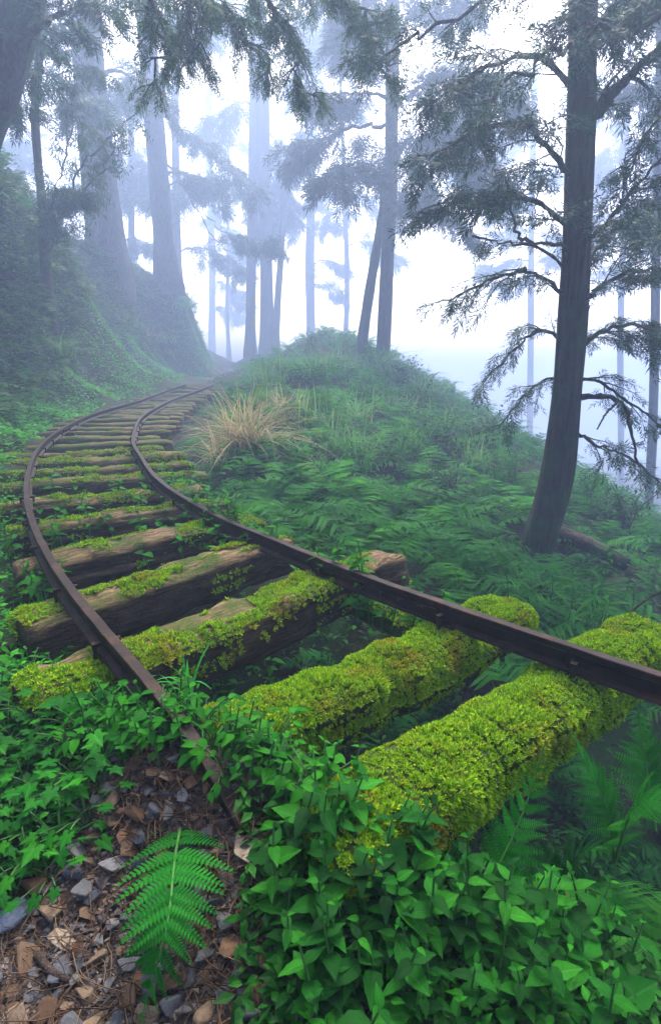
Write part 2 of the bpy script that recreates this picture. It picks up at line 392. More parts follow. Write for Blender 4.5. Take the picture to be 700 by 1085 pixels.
# ------------------------------------------------------------------ terrain height from surveyed points
C = []
def cz(x, y, z): C.append((x, y, z))
def cp(px, py, Y): C.append(tuple(at(px, py, Y)))
def cf(px, py, Y): C.append(tuple(atf(px, py, Y)))
for x in (-1.6, -.9, -.3, .3): 
    for y in (-1.2, 0, .7): cz(x, y, -.31)
for y in (-1, .5): cz(-3, y, -.1)
cz(.7, .7, -.36); cz(.8, 1.15, -.7); cz(1.3, 1.0, -.95); cz(1.2, -.5, -.5); cz(1.6, 1.7, -1.7); cz(2.5, .5, -1.5); cz(3, 2.2, -1.75)
cz(.5, 1.75, -1.7); cz(.05, 1.75, -1.6); cz(0, 2.15, -1.6); cz(-.35, 2.5, -1.35); cz(-.75, 2.75, -.95); cz(-.95, 3.2, -.5); cz(-1.25, 3.55, -.42)
cz(-.42, 1.42, -.15); cz(-.55, 1.25, -.17); cz(-.3, 1.18, -.11); cz(-.12, 1.22, -.13); cz(-.1, 1.02, -.14); cz(.08, 1.1, -.2); cz(.3, 1.0, -.3); cz(-.4, .98, -.25); cz(-.1, 1.7, -1.5); cz(.22, 1.45, -1.3); cz(-.45, 1.95, -1.3); cz(-.85, 2.3, -.95); cz(-1.2, 2.7, -.7); cz(-.75, 1.8, -.32)
cz(-.75, 1.2, -.27); cz(-.95, 1.55, -.25); cz(-1.35, 2.05, -.2); cz(-1.65, 2.5, -.18); cz(-2.0, 3.0, -.17); cz(-2.4, 3.8, -.17); cz(-2.2, 1.3, -.2); cz(-3, 2.4, -.1)
cz(1.1, 2.2, -1.6); cz(.75, 2.5, -1.5); cz(.3, 2.9, -.95); cz(-.25, 3.25, -.6); cz(-.75, 3.7, -.42); cz(-1.1, 4.4, -.4)
for k in np.linspace(0, 1, 9):                          # the track bed further on: sleepers half sunk in it
    i = np.interp(k, [0, 1], [4.3, 16]); l = Ls[np.argmin(abs(Ls[:, 1]-i))]; r = Rs[np.argmin(abs(Rs[:, 1]-i))]; c_ = (l+r)/2
    cz(c_[0], c_[1], c_[2]-.24); cz(l[0]-.45, l[1]+.02, l[2]-.2)
    n_ = (r-l)/np.linalg.norm((r-l)[:2]); o_ = r+n_*.68; cz(o_[0], o_[1], o_[2]-(.85 if 5 < i < 13 else .5))
cp(0, 490, 5.0); cp(0, 455, 6.6); cp(40, 432, 9.5); cp(100, 418, 12.6); cp(150, 405, 15.6); cp(0, 425, 9.4); cp(0, 380, 10.6); cp(0, 300, 12); cp(0, 190, 13.5); cp(30, 420, 11); cp(30, 300, 13.7); cp(30, 218, 15.1)
cf(60, 412, 11); cf(60, 380, 11.6); cf(60, 300, 12.4); cf(60, 245, 13); cf(100, 405, 13.6); cf(100, 370, 14.2); cf(120, 340, 15); cf(120, 276, 16); cf(150, 397, 16.0); cf(170, 391, 17.2); cf(185, 340, 19); cf(185, 292, 19.5)
cf(188, 393, 18.3); cf(198, 312, 20.3); cf(194, 350, 20.0); cz(-6.9, 34.5, .4); cz(-6.6, 32.5, .38); cz(-6.3, 31, .35); cz(-6.2, 29.5, .3); cz(-7.0, 37, .4); cf(246, 388, 24); cf(218, 401, 18.5); cf(233, 395, 21); cf(250, 386, 27); cf(190, 400, 18.2); cf(229, 397, 22.5); cf(236, 391, 25); cz(-4.05, 17.6, .16); cz(-4.5, 20, .14); cf(222, 403, 17); cf(212, 402, 17.6); cf(205, 404, 16.2); cf(238, 402, 17)
cf(262, 376, 24.5); cf(285, 372, 25); cf(310, 366, 21); cf(345, 356, 17.5); cf(375, 362, 16.5); cf(403, 384, 15.4); cf(430, 398, 14.2)
cf(500, 455, 11); cf(560, 497, 9.6); cf(640, 545, 8.6); cf(700, 580, 7.9)
cf(250, 400, 12.5); cf(300, 400, 11.5); cf(270, 425, 9.5); cf(300, 450, 8.6); cf(340, 400, 12); cf(400, 450, 10); cf(400, 520, 7.4); cf(300, 515, 6.3); cf(260, 480, 6.9); cf(450, 480, 9.4)
cp(450, 560, 5.6); cp(450, 600, 4.7); cp(350, 560, 4.9); cp(540, 560, 6.7); cp(570, 622, 6.0); cp(600, 640, 5.2); cp(520, 630, 5.2); cp(650, 655, 4.6); cp(700, 610, 6.0); cp(620, 600, 6.6); cp(560, 640, 4.3)
for x, y, z in ((-9, 74, -2), rm(4, 36, -4), rm(9, 25, -5), (9.5, 12, -4.4), (8, 7, -3.2), (12, 3, -5), (6, 0, -3), rm(-12, 16, 5.4), rm(-13, 24, 6.4), rm(-12, 32, 5.8), rm(-9.6, 20, 5.0), rm(-9.6, 28, 5.2), rm(-10, 36, 3.5), (-10, 6, 4.2), (-7, 3, 1.6), (-8, 10, 4.0), rm(-7, 45, .3), (-6, -3, 1.0),
                (0, -8, -.5), (6, -8, -3), (-12, -8, 4), (5, 62, -7), (25, 50, -9), (-30, 50, 7), (30, 10, -9), (-30, 10, 10), (30, -30, -9), (-30, -30, 10), (0, -30, -1), (75, 0, -13), (75, 75, -13), (0, 78, -9),
                (-75, 0, 13), (-75, 75, 11), (-75, -75, 13), (0, -75, -2), (75, -75, -13)): cz(x, y, z)
C = np.array(C); EPS = .15
def _phi(d2): return np.sqrt(d2+EPS**2)
K = _phi(((C[:, None, :2]-C[None, :, :2])**2).sum(-1)); K -= np.eye(len(C))*.02
Wt = np.linalg.solve(np.block([[K, np.ones((len(C), 1))], [np.ones((1, len(C))), np.zeros((1, 1))]]), np.r_[C[:, 2], 0])
def zt(x, y, rough=True):
    x = np.asarray(x, float); y = np.asarray(y, float); sh = x.shape; q = np.stack([x.ravel(), y.ravel()], 1)
    z = np.empty(len(q))
    for i in range(0, len(q), 20000):
        s = q[i:i+20000]; z[i:i+20000] = _phi(((s[:, None]-C[None, :, :2])**2).sum(-1)) @ Wt[:-1]+Wt[-1]
    if rough:
        p = P3(q[:, 0], q[:, 1]); away = np.clip((np.hypot(q[:, 0]+1, q[:, 1]-3)-4)/8, 0, 1)
        z += .02*fbm(p, 3, 3)+.16*away*fbm(p+9.1, .8, 3)
    return z.reshape(sh)
def zt1(x, y): return float(zt(np.array([x]), np.array([y]))[0])

NG = 270; u = np.linspace(-1, 1, NG); gx = 78*np.sinh(5*u)/math.sinh(5)-.6; gy = 78*np.sinh(5*u)/math.sinh(5)+3
X, Y = np.meshgrid(gx, gy); Z = zt(X, Y)
ii = (np.arange(NG-1)[:, None]*NG+np.arange(NG-1)[None]).ravel()
g = Geo(); g.V.append(np.stack([X.ravel(), Y.ravel(), Z.ravel()], 1)); g.F4.append(np.stack([ii, ii+1, ii+NG+1, ii+NG], 1)); g.n = NG*NG
struct('ground', g.mesh('ground', M['ground'], True))

def sheet(name, pts, mat, n=40, lift=.012):             # a patch that follows the ground inside an outline (star-shaped)
    pts = np.asarray(pts, float); c = pts.mean(0); g = Geo(); out = catmull(np.vstack([pts, pts[:1]]), n+1)[:-1]
    V = []
    R_ = 14
    for k in range(R_+1):
        q = c+(out-c)*(k/R_); V.append(np.c_[q, zt(q[:, 0], q[:, 1])+lift*(1 if k < R_-1 else (-1.5 if k == R_ else .2))])
    V = np.concatenate(V); F = []
    for k in range(R_):
        for i in range(n): F.append((k*n+i, k*n+(i+1) % n, (k+1)*n+(i+1) % n, (k+1)*n+i))
    g.add(V, F); return struct(name, g.mesh(name, mat, True))
sheet('gravel_patch', [atz(x, y, -.3)[:2] for x, y in ((30, 1160), (350, 1160), (360, 1085), (300, 960), (250, 870), (150, 815), (95, 850), (60, 930), (-10, 960), (-60, 1085))], M['gravel'], 60)
# path at the end of the track
pc = np.array([atf(214, 405, 16.2)[:2], atf(224, 402, 17.5)[:2], atf(237, 396, 20.5)[:2], atf(248, 389, 23.5)[:2]])
pc = even(np.c_[pc, np.zeros(len(pc))], .3)[:, :2]; T_ = np.gradient(pc, axis=0); T_ /= np.linalg.norm(T_, axis=1)[:, None]; nn = np.c_[T_[:, 1], -T_[:, 0]]
g = Geo(); V = []; F = []
for k, w in enumerate(np.linspace(-.55, .55, 7)):
    q = pc+nn*(w*(1+.25*noise(P3(pc[:, 0], pc[:, 1]), 1.3)))[:, None]; V.append(np.c_[q, zt(q[:, 0], q[:, 1])+(.012 if 0 < k < 6 else -.04)])
n = len(pc)
for k in range(6):
    for i in range(n-1): F.append((k*n+i, (k+1)*n+i, (k+1)*n+i+1, k*n+i+1))
g.add(np.concatenate(V), F); struct('path', g.mesh('path', M['path'], True))

# ------------------------------------------------------------------ sleepers
def sleeper_mesh(length, w, h, seed, rnd=.5, rough=.012, mat='wood', segs=26, n=22, sag=.0):
    r = np.random.default_rng(seed); g = Geo(); V = []; xs = np.linspace(-length/2, length/2, segs); th = np.arange(n)*2*math.pi/n
    e = 2.0+4.0*(1-rnd)
    cy_, cz_ = np.cos(th), np.sin(th); k = (abs(cy_)**e+abs(cz_)**e)**(-1/e)
    off = r.uniform(0, 50, 3)
    for x in xs:
        p = np.stack([np.full(n, x), cy_*k*w/2, cz_*k*h/2], 1)
        q = p.copy(); q[:, 0] *= 1.5
        d = fbm(q+off, 7, 3)*rough+noise(np.stack([q[:, 0]*.6, q[:, 1]*38, q[:, 2]*38], 1)+off)*rough*.85
        end = 1-.16*max(0, (abs(x)-length/2+.05)/.05)**2
        f = (1+d/(np.hypot(p[:, 1], p[:, 2])+1e-6))*end
        p[:, 1] *= f; p[:, 2] = p[:, 2]*f-sag*(1-(2*x/length)**2)
        p[:, 0] += fbm(p[:, [1, 2, 0]]+off, 20, 2)*.012*(abs(x) > length/2-.04)
        p[:, 2] += .012*math.sin(x*3+seed); V.append(p)
    V = np.concatenate(V); F = []
    for i in range(segs-1):
        for j in range(n): F.append((i*n+j, i*n+(j+1) % n, (i+1)*n+(j+1) % n, (i+1)*n+j))
    m = len(V); V = np.vstack([V, [[-length/2-.004, 0, -sag*0]], [[length/2+.004, 0, 0]]])
    for j in range(n): F.append((m, (j+1) % n, j)); F.append((m+1, (segs-1)*n+j, (segs-1)*n+(j+1) % n))
    g.add(V, F); return g.mesh('sleeper', M[mat], True)

def moss_proto(seed, nb=6):
    r = np.random.default_rng(seed); g = Geo()
    for k in range(nb):
        a = k*2*math.pi/nb+r.uniform(-.4, .4); t = r.uniform(.35, 1.0); d = np.array([math.cos(a)*t, math.sin(a)*t, r.uniform(.55, 1)])
        s = np.array([-math.sin(a), math.cos(a), 0])*.17
        g.add([s*.5, -s*.5, d*.55-s, d*.55+s, d], [(0, 1, 2, 3), (3, 2, 4)])
    return g.proto()
MOSS = [moss_proto(k) for k in range(4)]
def moss_on(o, count, size, lo_nz=-.1, thresh=None, seed=1, xr=None, clumps=True):
    """tufts of moss on the upward faces of a timber, as a part of it"""
    r = np.random.default_rng(seed); me = o.data; nf = len(me.polygons)
    cen = np.empty(nf*3); nor = np.empty(nf*3); ar = np.empty(nf)
    me.polygons.foreach_get('center', cen); me.polygons.foreach_get('normal', nor); me.polygons.foreach_get('area', ar)
    cen = cen.reshape(-1, 3); nor = nor.reshape(-1, 3)
    co = np.empty(len(me.vertices)*3); me.vertices.foreach_get('co', co); co = co.reshape(-1, 3)
    w = ar*np.clip((nor[:, 2]-lo_nz)*2.2, 0, 1)
    idx = r.choice(nf, count, p=w/w.sum()); P = np.empty((count, 3))
    for a, i in enumerate(idx):
        vs_ = me.polygons[i].vertices; q = r.dirichlet(np.ones(len(vs_))); P[a] = q @ co[list(vs_)]
    Nn = nor[idx]
    keep = np.ones(count, bool)
    if thresh is not None: keep = fbm(P*np.array([1, 1.4, 1])+seed*3.3, 5, 3)+.25*Nn[:, 2] > thresh
    if xr: keep &= (P[:, 0] > xr[0]) & (P[:, 0] < xr[1])
    P = P[keep]; Nn = Nn[keep]; c = len(P)
    swell = .010*np.clip(fbm(P+5, 16, 2)+.3, 0, 2)
    P = P+Nn*(swell-.002)[:, None]
    Zd = Nn+np.array([0, 0, .5])+r.normal(0, .25, (c, 3)); Zd /= np.linalg.norm(Zd, axis=1)[:, None]
    a = r.normal(0, 1, (c, 3)); Xd = np.cross(a, Zd); Xd /= np.linalg.norm(Xd, axis=1)[:, None]; Yd = np.cross(Zd, Xd)
    s = size*r.uniform(.55, 1.3, c)*(1+.45*np.clip(fbm(P+11, 9, 2), -1, 1))
    Mx = np.zeros((c, 4, 4)); Mx[:, 3, 3] = 1
    Mx[:, :3, 0] = Xd*s[:, None]; Mx[:, :3, 1] = Yd*s[:, None]; Mx[:, :3, 2] = Zd*s[:, None]; Mx[:, :3, 3] = P
    g = Geo()
    for k in range(4): g.scatter(MOSS[k], Mx[k::4])
    m = obj('moss', g.mesh('moss', M['moss']), o); m['kind'] = 'stuff'; return m

def place_sleeper(me, a, b, top, label, shift=0.0, roll=0.0):
    a = np.asarray(a, float); b = np.asarray(b, float); c_ = (a+b)/2; d = b-a
    o = thing('sleeper', label, 'railway sleeper', (c_[0], c_[1], top), (roll, 0, math.atan2(d[1], d[0])), None, 'old wooden sleepers of the forest track', me)
    return o
TOP = -.084
near = [  # left end, right end (photo, at sleeper-top height), width, height, moss, label
    ((330, 885), (685, 655), .235, .19, 'full', 'nearest sleeper, thickly covered in bright yellow-green moss, running under the right rail'),
    ((215, 775), (548, 634), .215, .19, 'full', 'second nearest sleeper, round mossy log with a browner mossy stub beyond the right rail'),
    ((22, 727), (418, 586), .22, .20, 'some', 'third nearest sleeper, bare brown top patched with moss, spanning the dark gap'),
    ((20, 652), (300, 570), .22, .19, 'edge', 'fourth nearest sleeper with a split pale brown top above the hollow'),
    ((15, 596), (272, 548), .21, .18, 'thin', 'fifth nearest sleeper with a straw-coloured top and dark rotten side'),
    ((10, 562), (238, 528), .20, .17, 'thin', 'sixth nearest sleeper, overgrown at both ends by small green plants'),
    ((0, 536), (212, 513), .20, .16, 'thin', 'seventh nearest sleeper, fringed with hanging moss and little leafy plants'),
]
for k, (l, r_, w, h, moss, lab) in enumerate(near):
    a = atz(*l, TOP); b = atz(*r_, TOP); ln = np.linalg.norm(b-a)
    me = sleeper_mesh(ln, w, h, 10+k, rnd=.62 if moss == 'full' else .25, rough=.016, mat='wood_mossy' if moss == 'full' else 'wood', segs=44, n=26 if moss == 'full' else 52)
    o = place_sleeper(me, a, b, TOP-h/2, lab)
    if moss == 'full': moss_on(o, 25000, .0105, -.45, -1.0, 3+k)
    elif moss == 'some':
        moss_on(o, 13000, .0115, -.1, .02, 3+k)
    elif moss == 'edge': moss_on(o, 9000, .011, -.1, .34, 3+k)
    else: moss_on(o, 6000, .012, -.1, .30, 3+k)
# the rest of the track
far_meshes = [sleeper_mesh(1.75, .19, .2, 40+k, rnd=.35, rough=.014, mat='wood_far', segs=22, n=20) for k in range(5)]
ords = ['eighth', 'ninth', 'tenth', 'eleventh', 'twelfth', 'thirteenth', 'fourteenth', 'fifteenth', 'sixteenth', 'seventeenth', 'eighteenth', 'nineteenth', 'twentieth']
# middle line
mid = []
for r_ in Rs[::1]:
    l_ = Ls[np.argmin(((Ls[:, :2]-r_[:2])**2).sum(1))]; mid.append(np.r_[(l_+r_)/2, l_[:2], r_[:2]])
mid = np.array(mid); dd = np.r_[0, np.cumsum(np.linalg.norm(np.diff(mid[:, :2], axis=0), axis=1))]
s0 = dd[np.argmin(abs(mid[:, 1]-4.55))]; k = 0; s_ = s0
far_tops = []
while s_ < dd[-1]-.1:
    i = np.argmin(abs(dd-s_)); c_ = mid[i]; d_ = c_[5:7]-c_[3:5]; d_ = d_/np.linalg.norm(d_)
    sh = U(-.07, .10); yaw = U(-.03, .03); hl = .875+U(-.08, .06)
    d_ = np.array([d_[0]*math.cos(yaw)-d_[1]*math.sin(yaw), d_[0]*math.sin(yaw)+d_[1]*math.cos(yaw)])
    a = c_[:2]+d_*(sh-hl); b = c_[:2]+d_*(sh+hl)
    side = ['mossy-edged', 'grey-topped', 'bare brown', 'straw-coloured', 'green-stained'][k % 5]
    lab = f'{ords[k]} nearest sleeper, {side} old timber under both rails' if k < len(ords) else 'small far sleeper at the end of the track near the path'
    o = place_sleeper(far_meshes[k % 5], a, b, c_[2]+TOP-.1, lab, roll=U(-.05, .05))
    o.scale = (hl/.875, U(.85, 1.15), U(.9, 1.1)); far_tops.append((a, b, c_[2]+TOP))
    if k < 4: moss_on(o, 3500, .013, -.1, .28, 30+k)
    k += 1; s_ += U(.53, .62)

# ------------------------------------------------------------------ rails
PROF = np.array([.58, .72])*np.array([(-.030, 0), (-.026, .004), (.026, .004), (.030, 0), (.031, -.024), (.010, -.034), (.008, -.085), (.046, -.097), (.050, -.108), (-.050, -.108), (-.046, -.097), (-.008, -.085), (-.010, -.034), (-.031, -.024)])
def rail(name, S, label):
    g = Geo(); T = np.gradient(S, axis=0); T /= np.linalg.norm(T, axis=1)[:, None]
    side = np.stack([T[:, 1], -T[:, 0], np.zeros(len(T))], 1); side /= np.linalg.norm(side, axis=1)[:, None]; up = np.cross(side, T)
    n = len(PROF); V = (S[:, None]+side[:, None]*PROF[None, :, :1]+up[:, None]*PROF[None, :, 1:]).reshape(-1, 3)
    V = V+.0015*np.stack([fbm(V, 22, 2), fbm(V+7, 22, 2), fbm(V+3, 22, 2)], 1); F = []
    for i in range(len(S)-1):
        for k in range(n): F.append((i*n+k, (i+1)*n+k, (i+1)*n+(k+1) % n, i*n+(k+1) % n))
    for b_, s_ in ((0, 1), ((len(S)-1)*n, -1)):
        for q in ((0, 1, 2, 3), (0, 3, 4, 13), (13, 4, 5, 12), (12, 5, 6, 11), (11, 6, 7, 10), (10, 7, 8, 9)):
            F.append(tuple(b_+j for j in (q if s_ < 0 else q[::-1])))
    g.add(V, F); o = thing(name, label, 'rail', data=g.mesh(name, M['rail']))
    return o, T, side, up
railL, TL, SL, UL = rail('rail', Ls, 'left rusty steel rail curving away and sinking into plants at its near end')
railR, TR, SR, UR = rail('rail', Rs, 'right rusty steel rail carried over the washed-out gap')
def boxgeo(sx, sy, sz, bev=.15):
    bm = bmesh.new(); bmesh.ops.create_cube(bm, size=1); bmesh.ops.scale(bm, vec=(sx, sy, sz), verts=bm.verts)
    bmesh.ops.bevel(bm, geom=list(bm.edges), offset=min(sx, sy, sz)*bev, segments=1, affect='EDGES'); return bm
def bm_mesh(bm, name, mat, smooth=False):
    me = bpy.data.meshes.new(name); bm.to_mesh(me); bm.free(); me.materials.append(mat)
    for p in me.polygons: p.use_smooth = smooth
    return me
spike_bm = boxgeo(.013, .013, .06); bmesh.ops.create_cube(spike_bm, size=1, matrix=Matrix.Translation((.006, 0, .033)) @ Matrix.Diagonal((.028, .020, .011, 1)))
spike_me = bm_mesh(spike_bm, 'spike', M['rail'])
plate_me = bm_mesh(boxgeo(.42, .009, .032, .2), 'fishplate', M['rail'])
bolt_bm = bmesh.new(); bmesh.ops.create_cone(bolt_bm, segments=6, radius1=.013, radius2=.012, depth=.016, cap_ends=True); bolt_me = bm_mesh(bolt_bm, 'bolt', M['rail'])
def add_rail_bits(o, S, T, Sd, spikes, plates):
    for (pt, sgn) in spikes:
        i = np.argmin(((S[:, :2]-pt)**2).sum(1)); p = S[i]+Sd[i]*sgn*.038+np.array([0, 0, -.072])
        obj('spike', spike_me, o, p, (0, 0, math.atan2(-Sd[i][1]*sgn, -Sd[i][0]*sgn)+U(-.1, .1)))
    for i in plates:
        for sgn in (-1, 1):
            p = S[i]+Sd[i]*sgn*.011+np.array([0, 0, -.042]); rz = math.atan2(T[i][1], T[i][0])
            f = obj('fishplate', plate_me, o, p, (0, 0, rz))
            for dx in (-.15, -.05, .05, .15): obj('bolt', bolt_me, f, (dx, sgn*-.012, 0), (math.pi/2, 0, 0))
ctr = [((atz(*l, TOP)+atz(*r_, TOP))/2, atz(*r_, TOP)-atz(*l, TOP)) for l, r_, *_ in near]
def rail_cross(S):
    out = []
    for c_, d in ctr:
        d = d[:2]/np.linalg.norm(d[:2]); q = S[:, :2]-c_[:2]; out.append(S[np.argmin(abs(q[:, 0]*d[1]-q[:, 1]*d[0])), :2])
    return out
spL = [(p, s) for p in rail_cross(Ls) for s in (-1, 1)]; spR = [(p, s) for p in rail_cross(Rs) for s in (-1, 1)]
for a, b, z in far_tops[:8]:
    a = a[:2]; b = b[:2]
    for S, sp in ((Ls, spL), (Rs, spR)):
        t = np.linspace(0, 1, 60)[:, None]; q = a+(b-a)*t; dmin = ((S[None, :, :2]-q[:, None])**2).sum(-1); i = np.unravel_index(np.argmin(dmin), dmin.shape)[1]
        sp += [(S[i, :2], -1), (S[i, :2], 1)]
add_rail_bits(railL, Ls, TL, SL, spL, [int(np.argmin(abs(Ls[:, 1]-3.2))), int(np.argmin(abs(Ls[:, 1]-7.6)))])
add_rail_bits(railR, Rs, TR, SR, spR, [int(np.argmin(abs(Rs[:, 1]-2.08))), int(np.argmin(abs(Rs[:, 1]-6.3)))])

# a low timber lying under the right rail, between the second and third sleepers
a = atz(355, 622, -.27); b = atz(470, 690, -.29)
o = thing('support_timber', 'low mossy timber lying lengthwise beneath the right rail in the gap', 'timber', tuple((a+b)/2), (0, 0, math.atan2(b[1]-a[1], b[0]-a[0])), None, None,
          sleeper_mesh(np.linalg.norm(b-a), .14, .12, 77, .8, .014, 'wood_mossy'))
moss_on(o, 2500, .011, -.2, -.1, 5)

# ------------------------------------------------------------------ leaf and plant prototypes
def leaf_geo(l, w, n=6, fold=.18, droop=.25, wid=None, wave=0.0, serr=0.0):
    """one leaf blade along +Y from the origin; returns verts, faces, uvs"""
    V = []; UVs = []
    for k in range(n+1):
        t = k/n; ww = (wid(t) if wid else math.sin(math.pi*min(1, t**.72))**.9*(1-.25*t)) * w/2
        if serr and 0 < k < n: ww *= 1+serr*(1 if k % 2 else -1)
        y = l*t; z = -droop*l*t*t
        for s in (-1, 0, 1):
            V.append((s*ww, y-(.10*l*abs(s)*serr*2), z+abs(s)*fold*ww*1.2+wave*w*math.sin(t*9+s)*abs(s))); UVs.append((s*ww/(w/2+1e-9)*.5, t))
    F = []
    for k in range(n):
        a = 3*k
        F += [(a, a+1, a+4, a+3), (a+1, a+2, a+5, a+4)]
    return V, F, UVs
def leaf_mesh(name, mat, *a, **k):
    V, F, UVs = leaf_geo(*a, **k); me = bpy.data.meshes.new(name); me.from_pydata([tuple(v) for v in V], [], F)
    lay = me.uv_layers.new(name='UVMap')
    for lp in me.loops: lay.data[lp.index].uv = UVs[lp.vertex_index]
    for p in me.polygons: p.use_smooth = True
    me.materials.append(M[mat]); return me
def lobed_mesh(name, mat, size, seed=0):
    """ivy- or maple-like leaf with three big and two small lobes"""
    r = np.random.default_rng(seed); outline = []
    key = [(-165, .34), (-140, .52), (-112, .50), (-82, .36), (-58, .80), (-40, .52), (-22, .62), (0, 1.08)]
    key = key+[(-a, q) for a, q in key[-2::-1]]
    for a, q in key:
        a = math.radians(a); q *= r.uniform(.93, 1.07); outline.append((math.sin(a)*q, math.cos(a)*q))
    V = [(0, 0, 0)]; UVs = [(0, .4)]
    for f in (.55, 1):
        for x, y in outline:
            V.append((x*f*size*.5, y*f*size*.5, (-.16*(f*math.hypot(x, y))**2+.10*abs(x)*f)*size*.5)); UVs.append((x*f*.5, .4+y*f*.5))
    V = [(x, y+.2*size, z) for x, y, z in V]; n = len(outline); F = []
    for k in range(n-1):
        F.append((0, 1+k+1, 1+k)); F.append((1+k, 1+k+1, 1+n+k+1, 1+n+k))
    me = bpy.data.meshes.new(name); me.from_pydata(V, [], F); lay = me.uv_layers.new(name='UVMap')
    for lp in me.loops: lay.data[lp.index].uv = UVs[lp.vertex_index]
    for p in me.polygons: p.use_smooth = True
    me.materials.append(M[mat]); return me
BROAD = [leaf_mesh('leaf', 'broad', 1, w, 8, f, d, None, wv, .05) for w, f, d, wv in ((.62, .22, .2, .02), (.56, .16, .32, .03), (.68, .28, .12, .0), (.52, .2, .4, .03))]
SMALL = [leaf_mesh('leaf', 'small', 1, w, 5, f, d) for w, f, d in ((.62, .2, .25), (.55, .14, .4), (.7, .25, .15))]
LOBED = [lobed_mesh('leaf', 'lobed', 1, k) for k in range(3)]

def stem_mesh(pts, r0, r1, mat='stem'):
    g = Geo(); tube(g, pts, np.linspace(r0, r1, len(pts)), 5, False); return g.mesh('stem', M[mat], True)
def opposite_plant(label, cat, group, height, npair, leaf_l, leaves, seed, lean=.15, name='small_herb'):
    """herb with crossed pairs of leaves up a stem and a little rosette on top"""
    r = np.random.default_rng(seed); root = thing(name, label, cat, group=group)
    a = r.uniform(0, 6.28); top = np.array([math.cos(a)*lean*height, math.sin(a)*lean*height, height])
    pts = catmull([(0, 0, -.02), top*np.array([.3, .3, .5]), top], 6); obj('stem', stem_mesh(pts, .0028, .0016), root)
    ph = r.uniform(0, 3.14)
    for k in range(npair):
        t = .35+.65*k/(npair-1) if npair > 1 else 1; p = catmull(pts, 21)[int(t*20)]
        ll = leaf_l*(.62+.5*math.sin(math.pi*(t**1.2)*.85))*r.uniform(.85, 1.1)
        if k == npair-1: ll *= .55
        for s in (0, math.pi):
            rz = ph+k*math.pi/2+s+r.uniform(-.25, .25); el = r.uniform(-.15, .35)+(.35 if k == npair-1 else 0)
            o = obj('leaf', leaves[r.integers(len(leaves))], root, p, (el, r.uniform(-.25, .25), rz), ll)
    return root
def basal_plant(label, cat, group, nleaf, height, leaf_l, leaves, seed, name='small_herb'):
    """leaves held up singly on their own stalks from one root"""
    r = np.random.default_rng(seed); root = thing(name, label, cat, group=group)
    g = Geo(); tips = []
    for k in range(nleaf):
        a = k*2.4+r.uniform(-.4, .4); q = height*r.uniform(.25, .9); h = height*r.uniform(.5, 1.05)
        tip = np.array([math.cos(a)*q, math.sin(a)*q, h]); tube(g, catmull([(0, 0, -.02), tip*np.array([.35, .35, .7]), tip], 5), .0016, 4, False); tips.append((tip, a))
    obj('stem', g.mesh('stem', M['stem'], True), root)
    for tip, a in tips:
        obj('leaf', leaves[r.integers(len(leaves))], root, tip, (r.uniform(-.45, .1), r.uniform(-.3, .3), a-math.pi/2+r.uniform(-.5, .5)), leaf_l*r.uniform(.65, 1.15))
    return root

def inpoly(x, y, poly):
    c = np.zeros(len(x), bool); n = len(poly)
    for i in range(n):
        x1, y1 = poly[i]; x2, y2 = poly[(i+1) % n]
        c ^= ((y1 > y) != (y2 > y)) & (x < (x2-x1)*(y-y1)/(y2-y1+1e-12)+x1)
    return c
def region(poly, z): return np.array([atz(px, py, z)[:2] for px, py in poly])
def scatter_in(poly, n, mind=0.0, tries=40):
    lo, hi = poly.min(0), poly.max(0); out = []
    Q = rng.uniform(lo, hi, (n*tries, 2)); Q = Q[inpoly(Q[:, 0], Q[:, 1], poly)]
    if mind == 0: return Q[:n]
    for q in Q:
        if all((q[0]-p[0])**2+(q[1]-p[1])**2 > mind*mind for p in out): out.append(q)
        if len(out) >= n: break
    return np.array(out)
def plant_out(protos, poly, n, mind, smin=.75, smax=1.25, zfun=None, where=None, tilt=.15):
    """first copy is the prototype itself, then object copies"""
    used = set()
    for q in scatter_in(poly, n, mind):
        k = int(rng.integers(len(protos))); o = protos[k] if k not in used else copy_tree(protos[k]); used.add(k)
        o.location = (q[0], q[1], zt1(*q) if zfun is None else zfun(*q))
        o.rotation_euler = (U(-tilt, tilt), U(-tilt, tilt), U(0, 6.28)); s = U(smin, smax); o.scale = (s, s, s)
        if where: o['label'] = where(q[0], q[1], s)
    for k, p in enumerate(protos):
        if k not in used:
            for ch in list(p.children): bpy.data.objects.remove(ch)
            bpy.data.objects.remove(p)

# --- broad-leaved herbs, lower right
lab = 'nettle-like herb with paired toothed leaves in the bottom right bed'; grp = 'broad-leaved herbs at the bottom right'
protos = [opposite_plant(lab, 'plant', grp, h, n_, l, BROAD, 100+i, name='broad_leaved_herb') for i, (h, n_, l) in enumerate(((.15, 4, .050), (.12, 3, .062), (.17, 5, .042), (.10, 3, .05), (.13, 4, .036)))]
plant_out(protos, region([(330, 960), (400, 930), (470, 905), (560, 915), (620, 950), (660, 1010), (670, 1120), (560, 1180), (310, 1180), (290, 1050), (305, 970)], -.3), 210, .036,
          where=lambda x, y, s: ('small' if s < 1 else 'large')+'-leaved nettle-like herb '+('at the foot of the nearest mossy sleeper' if y > .95 else 'along the edge of the gravel' if x < .06 else 'by the bottom right corner' if x > .3 else 'in the middle of the bottom right bed'))
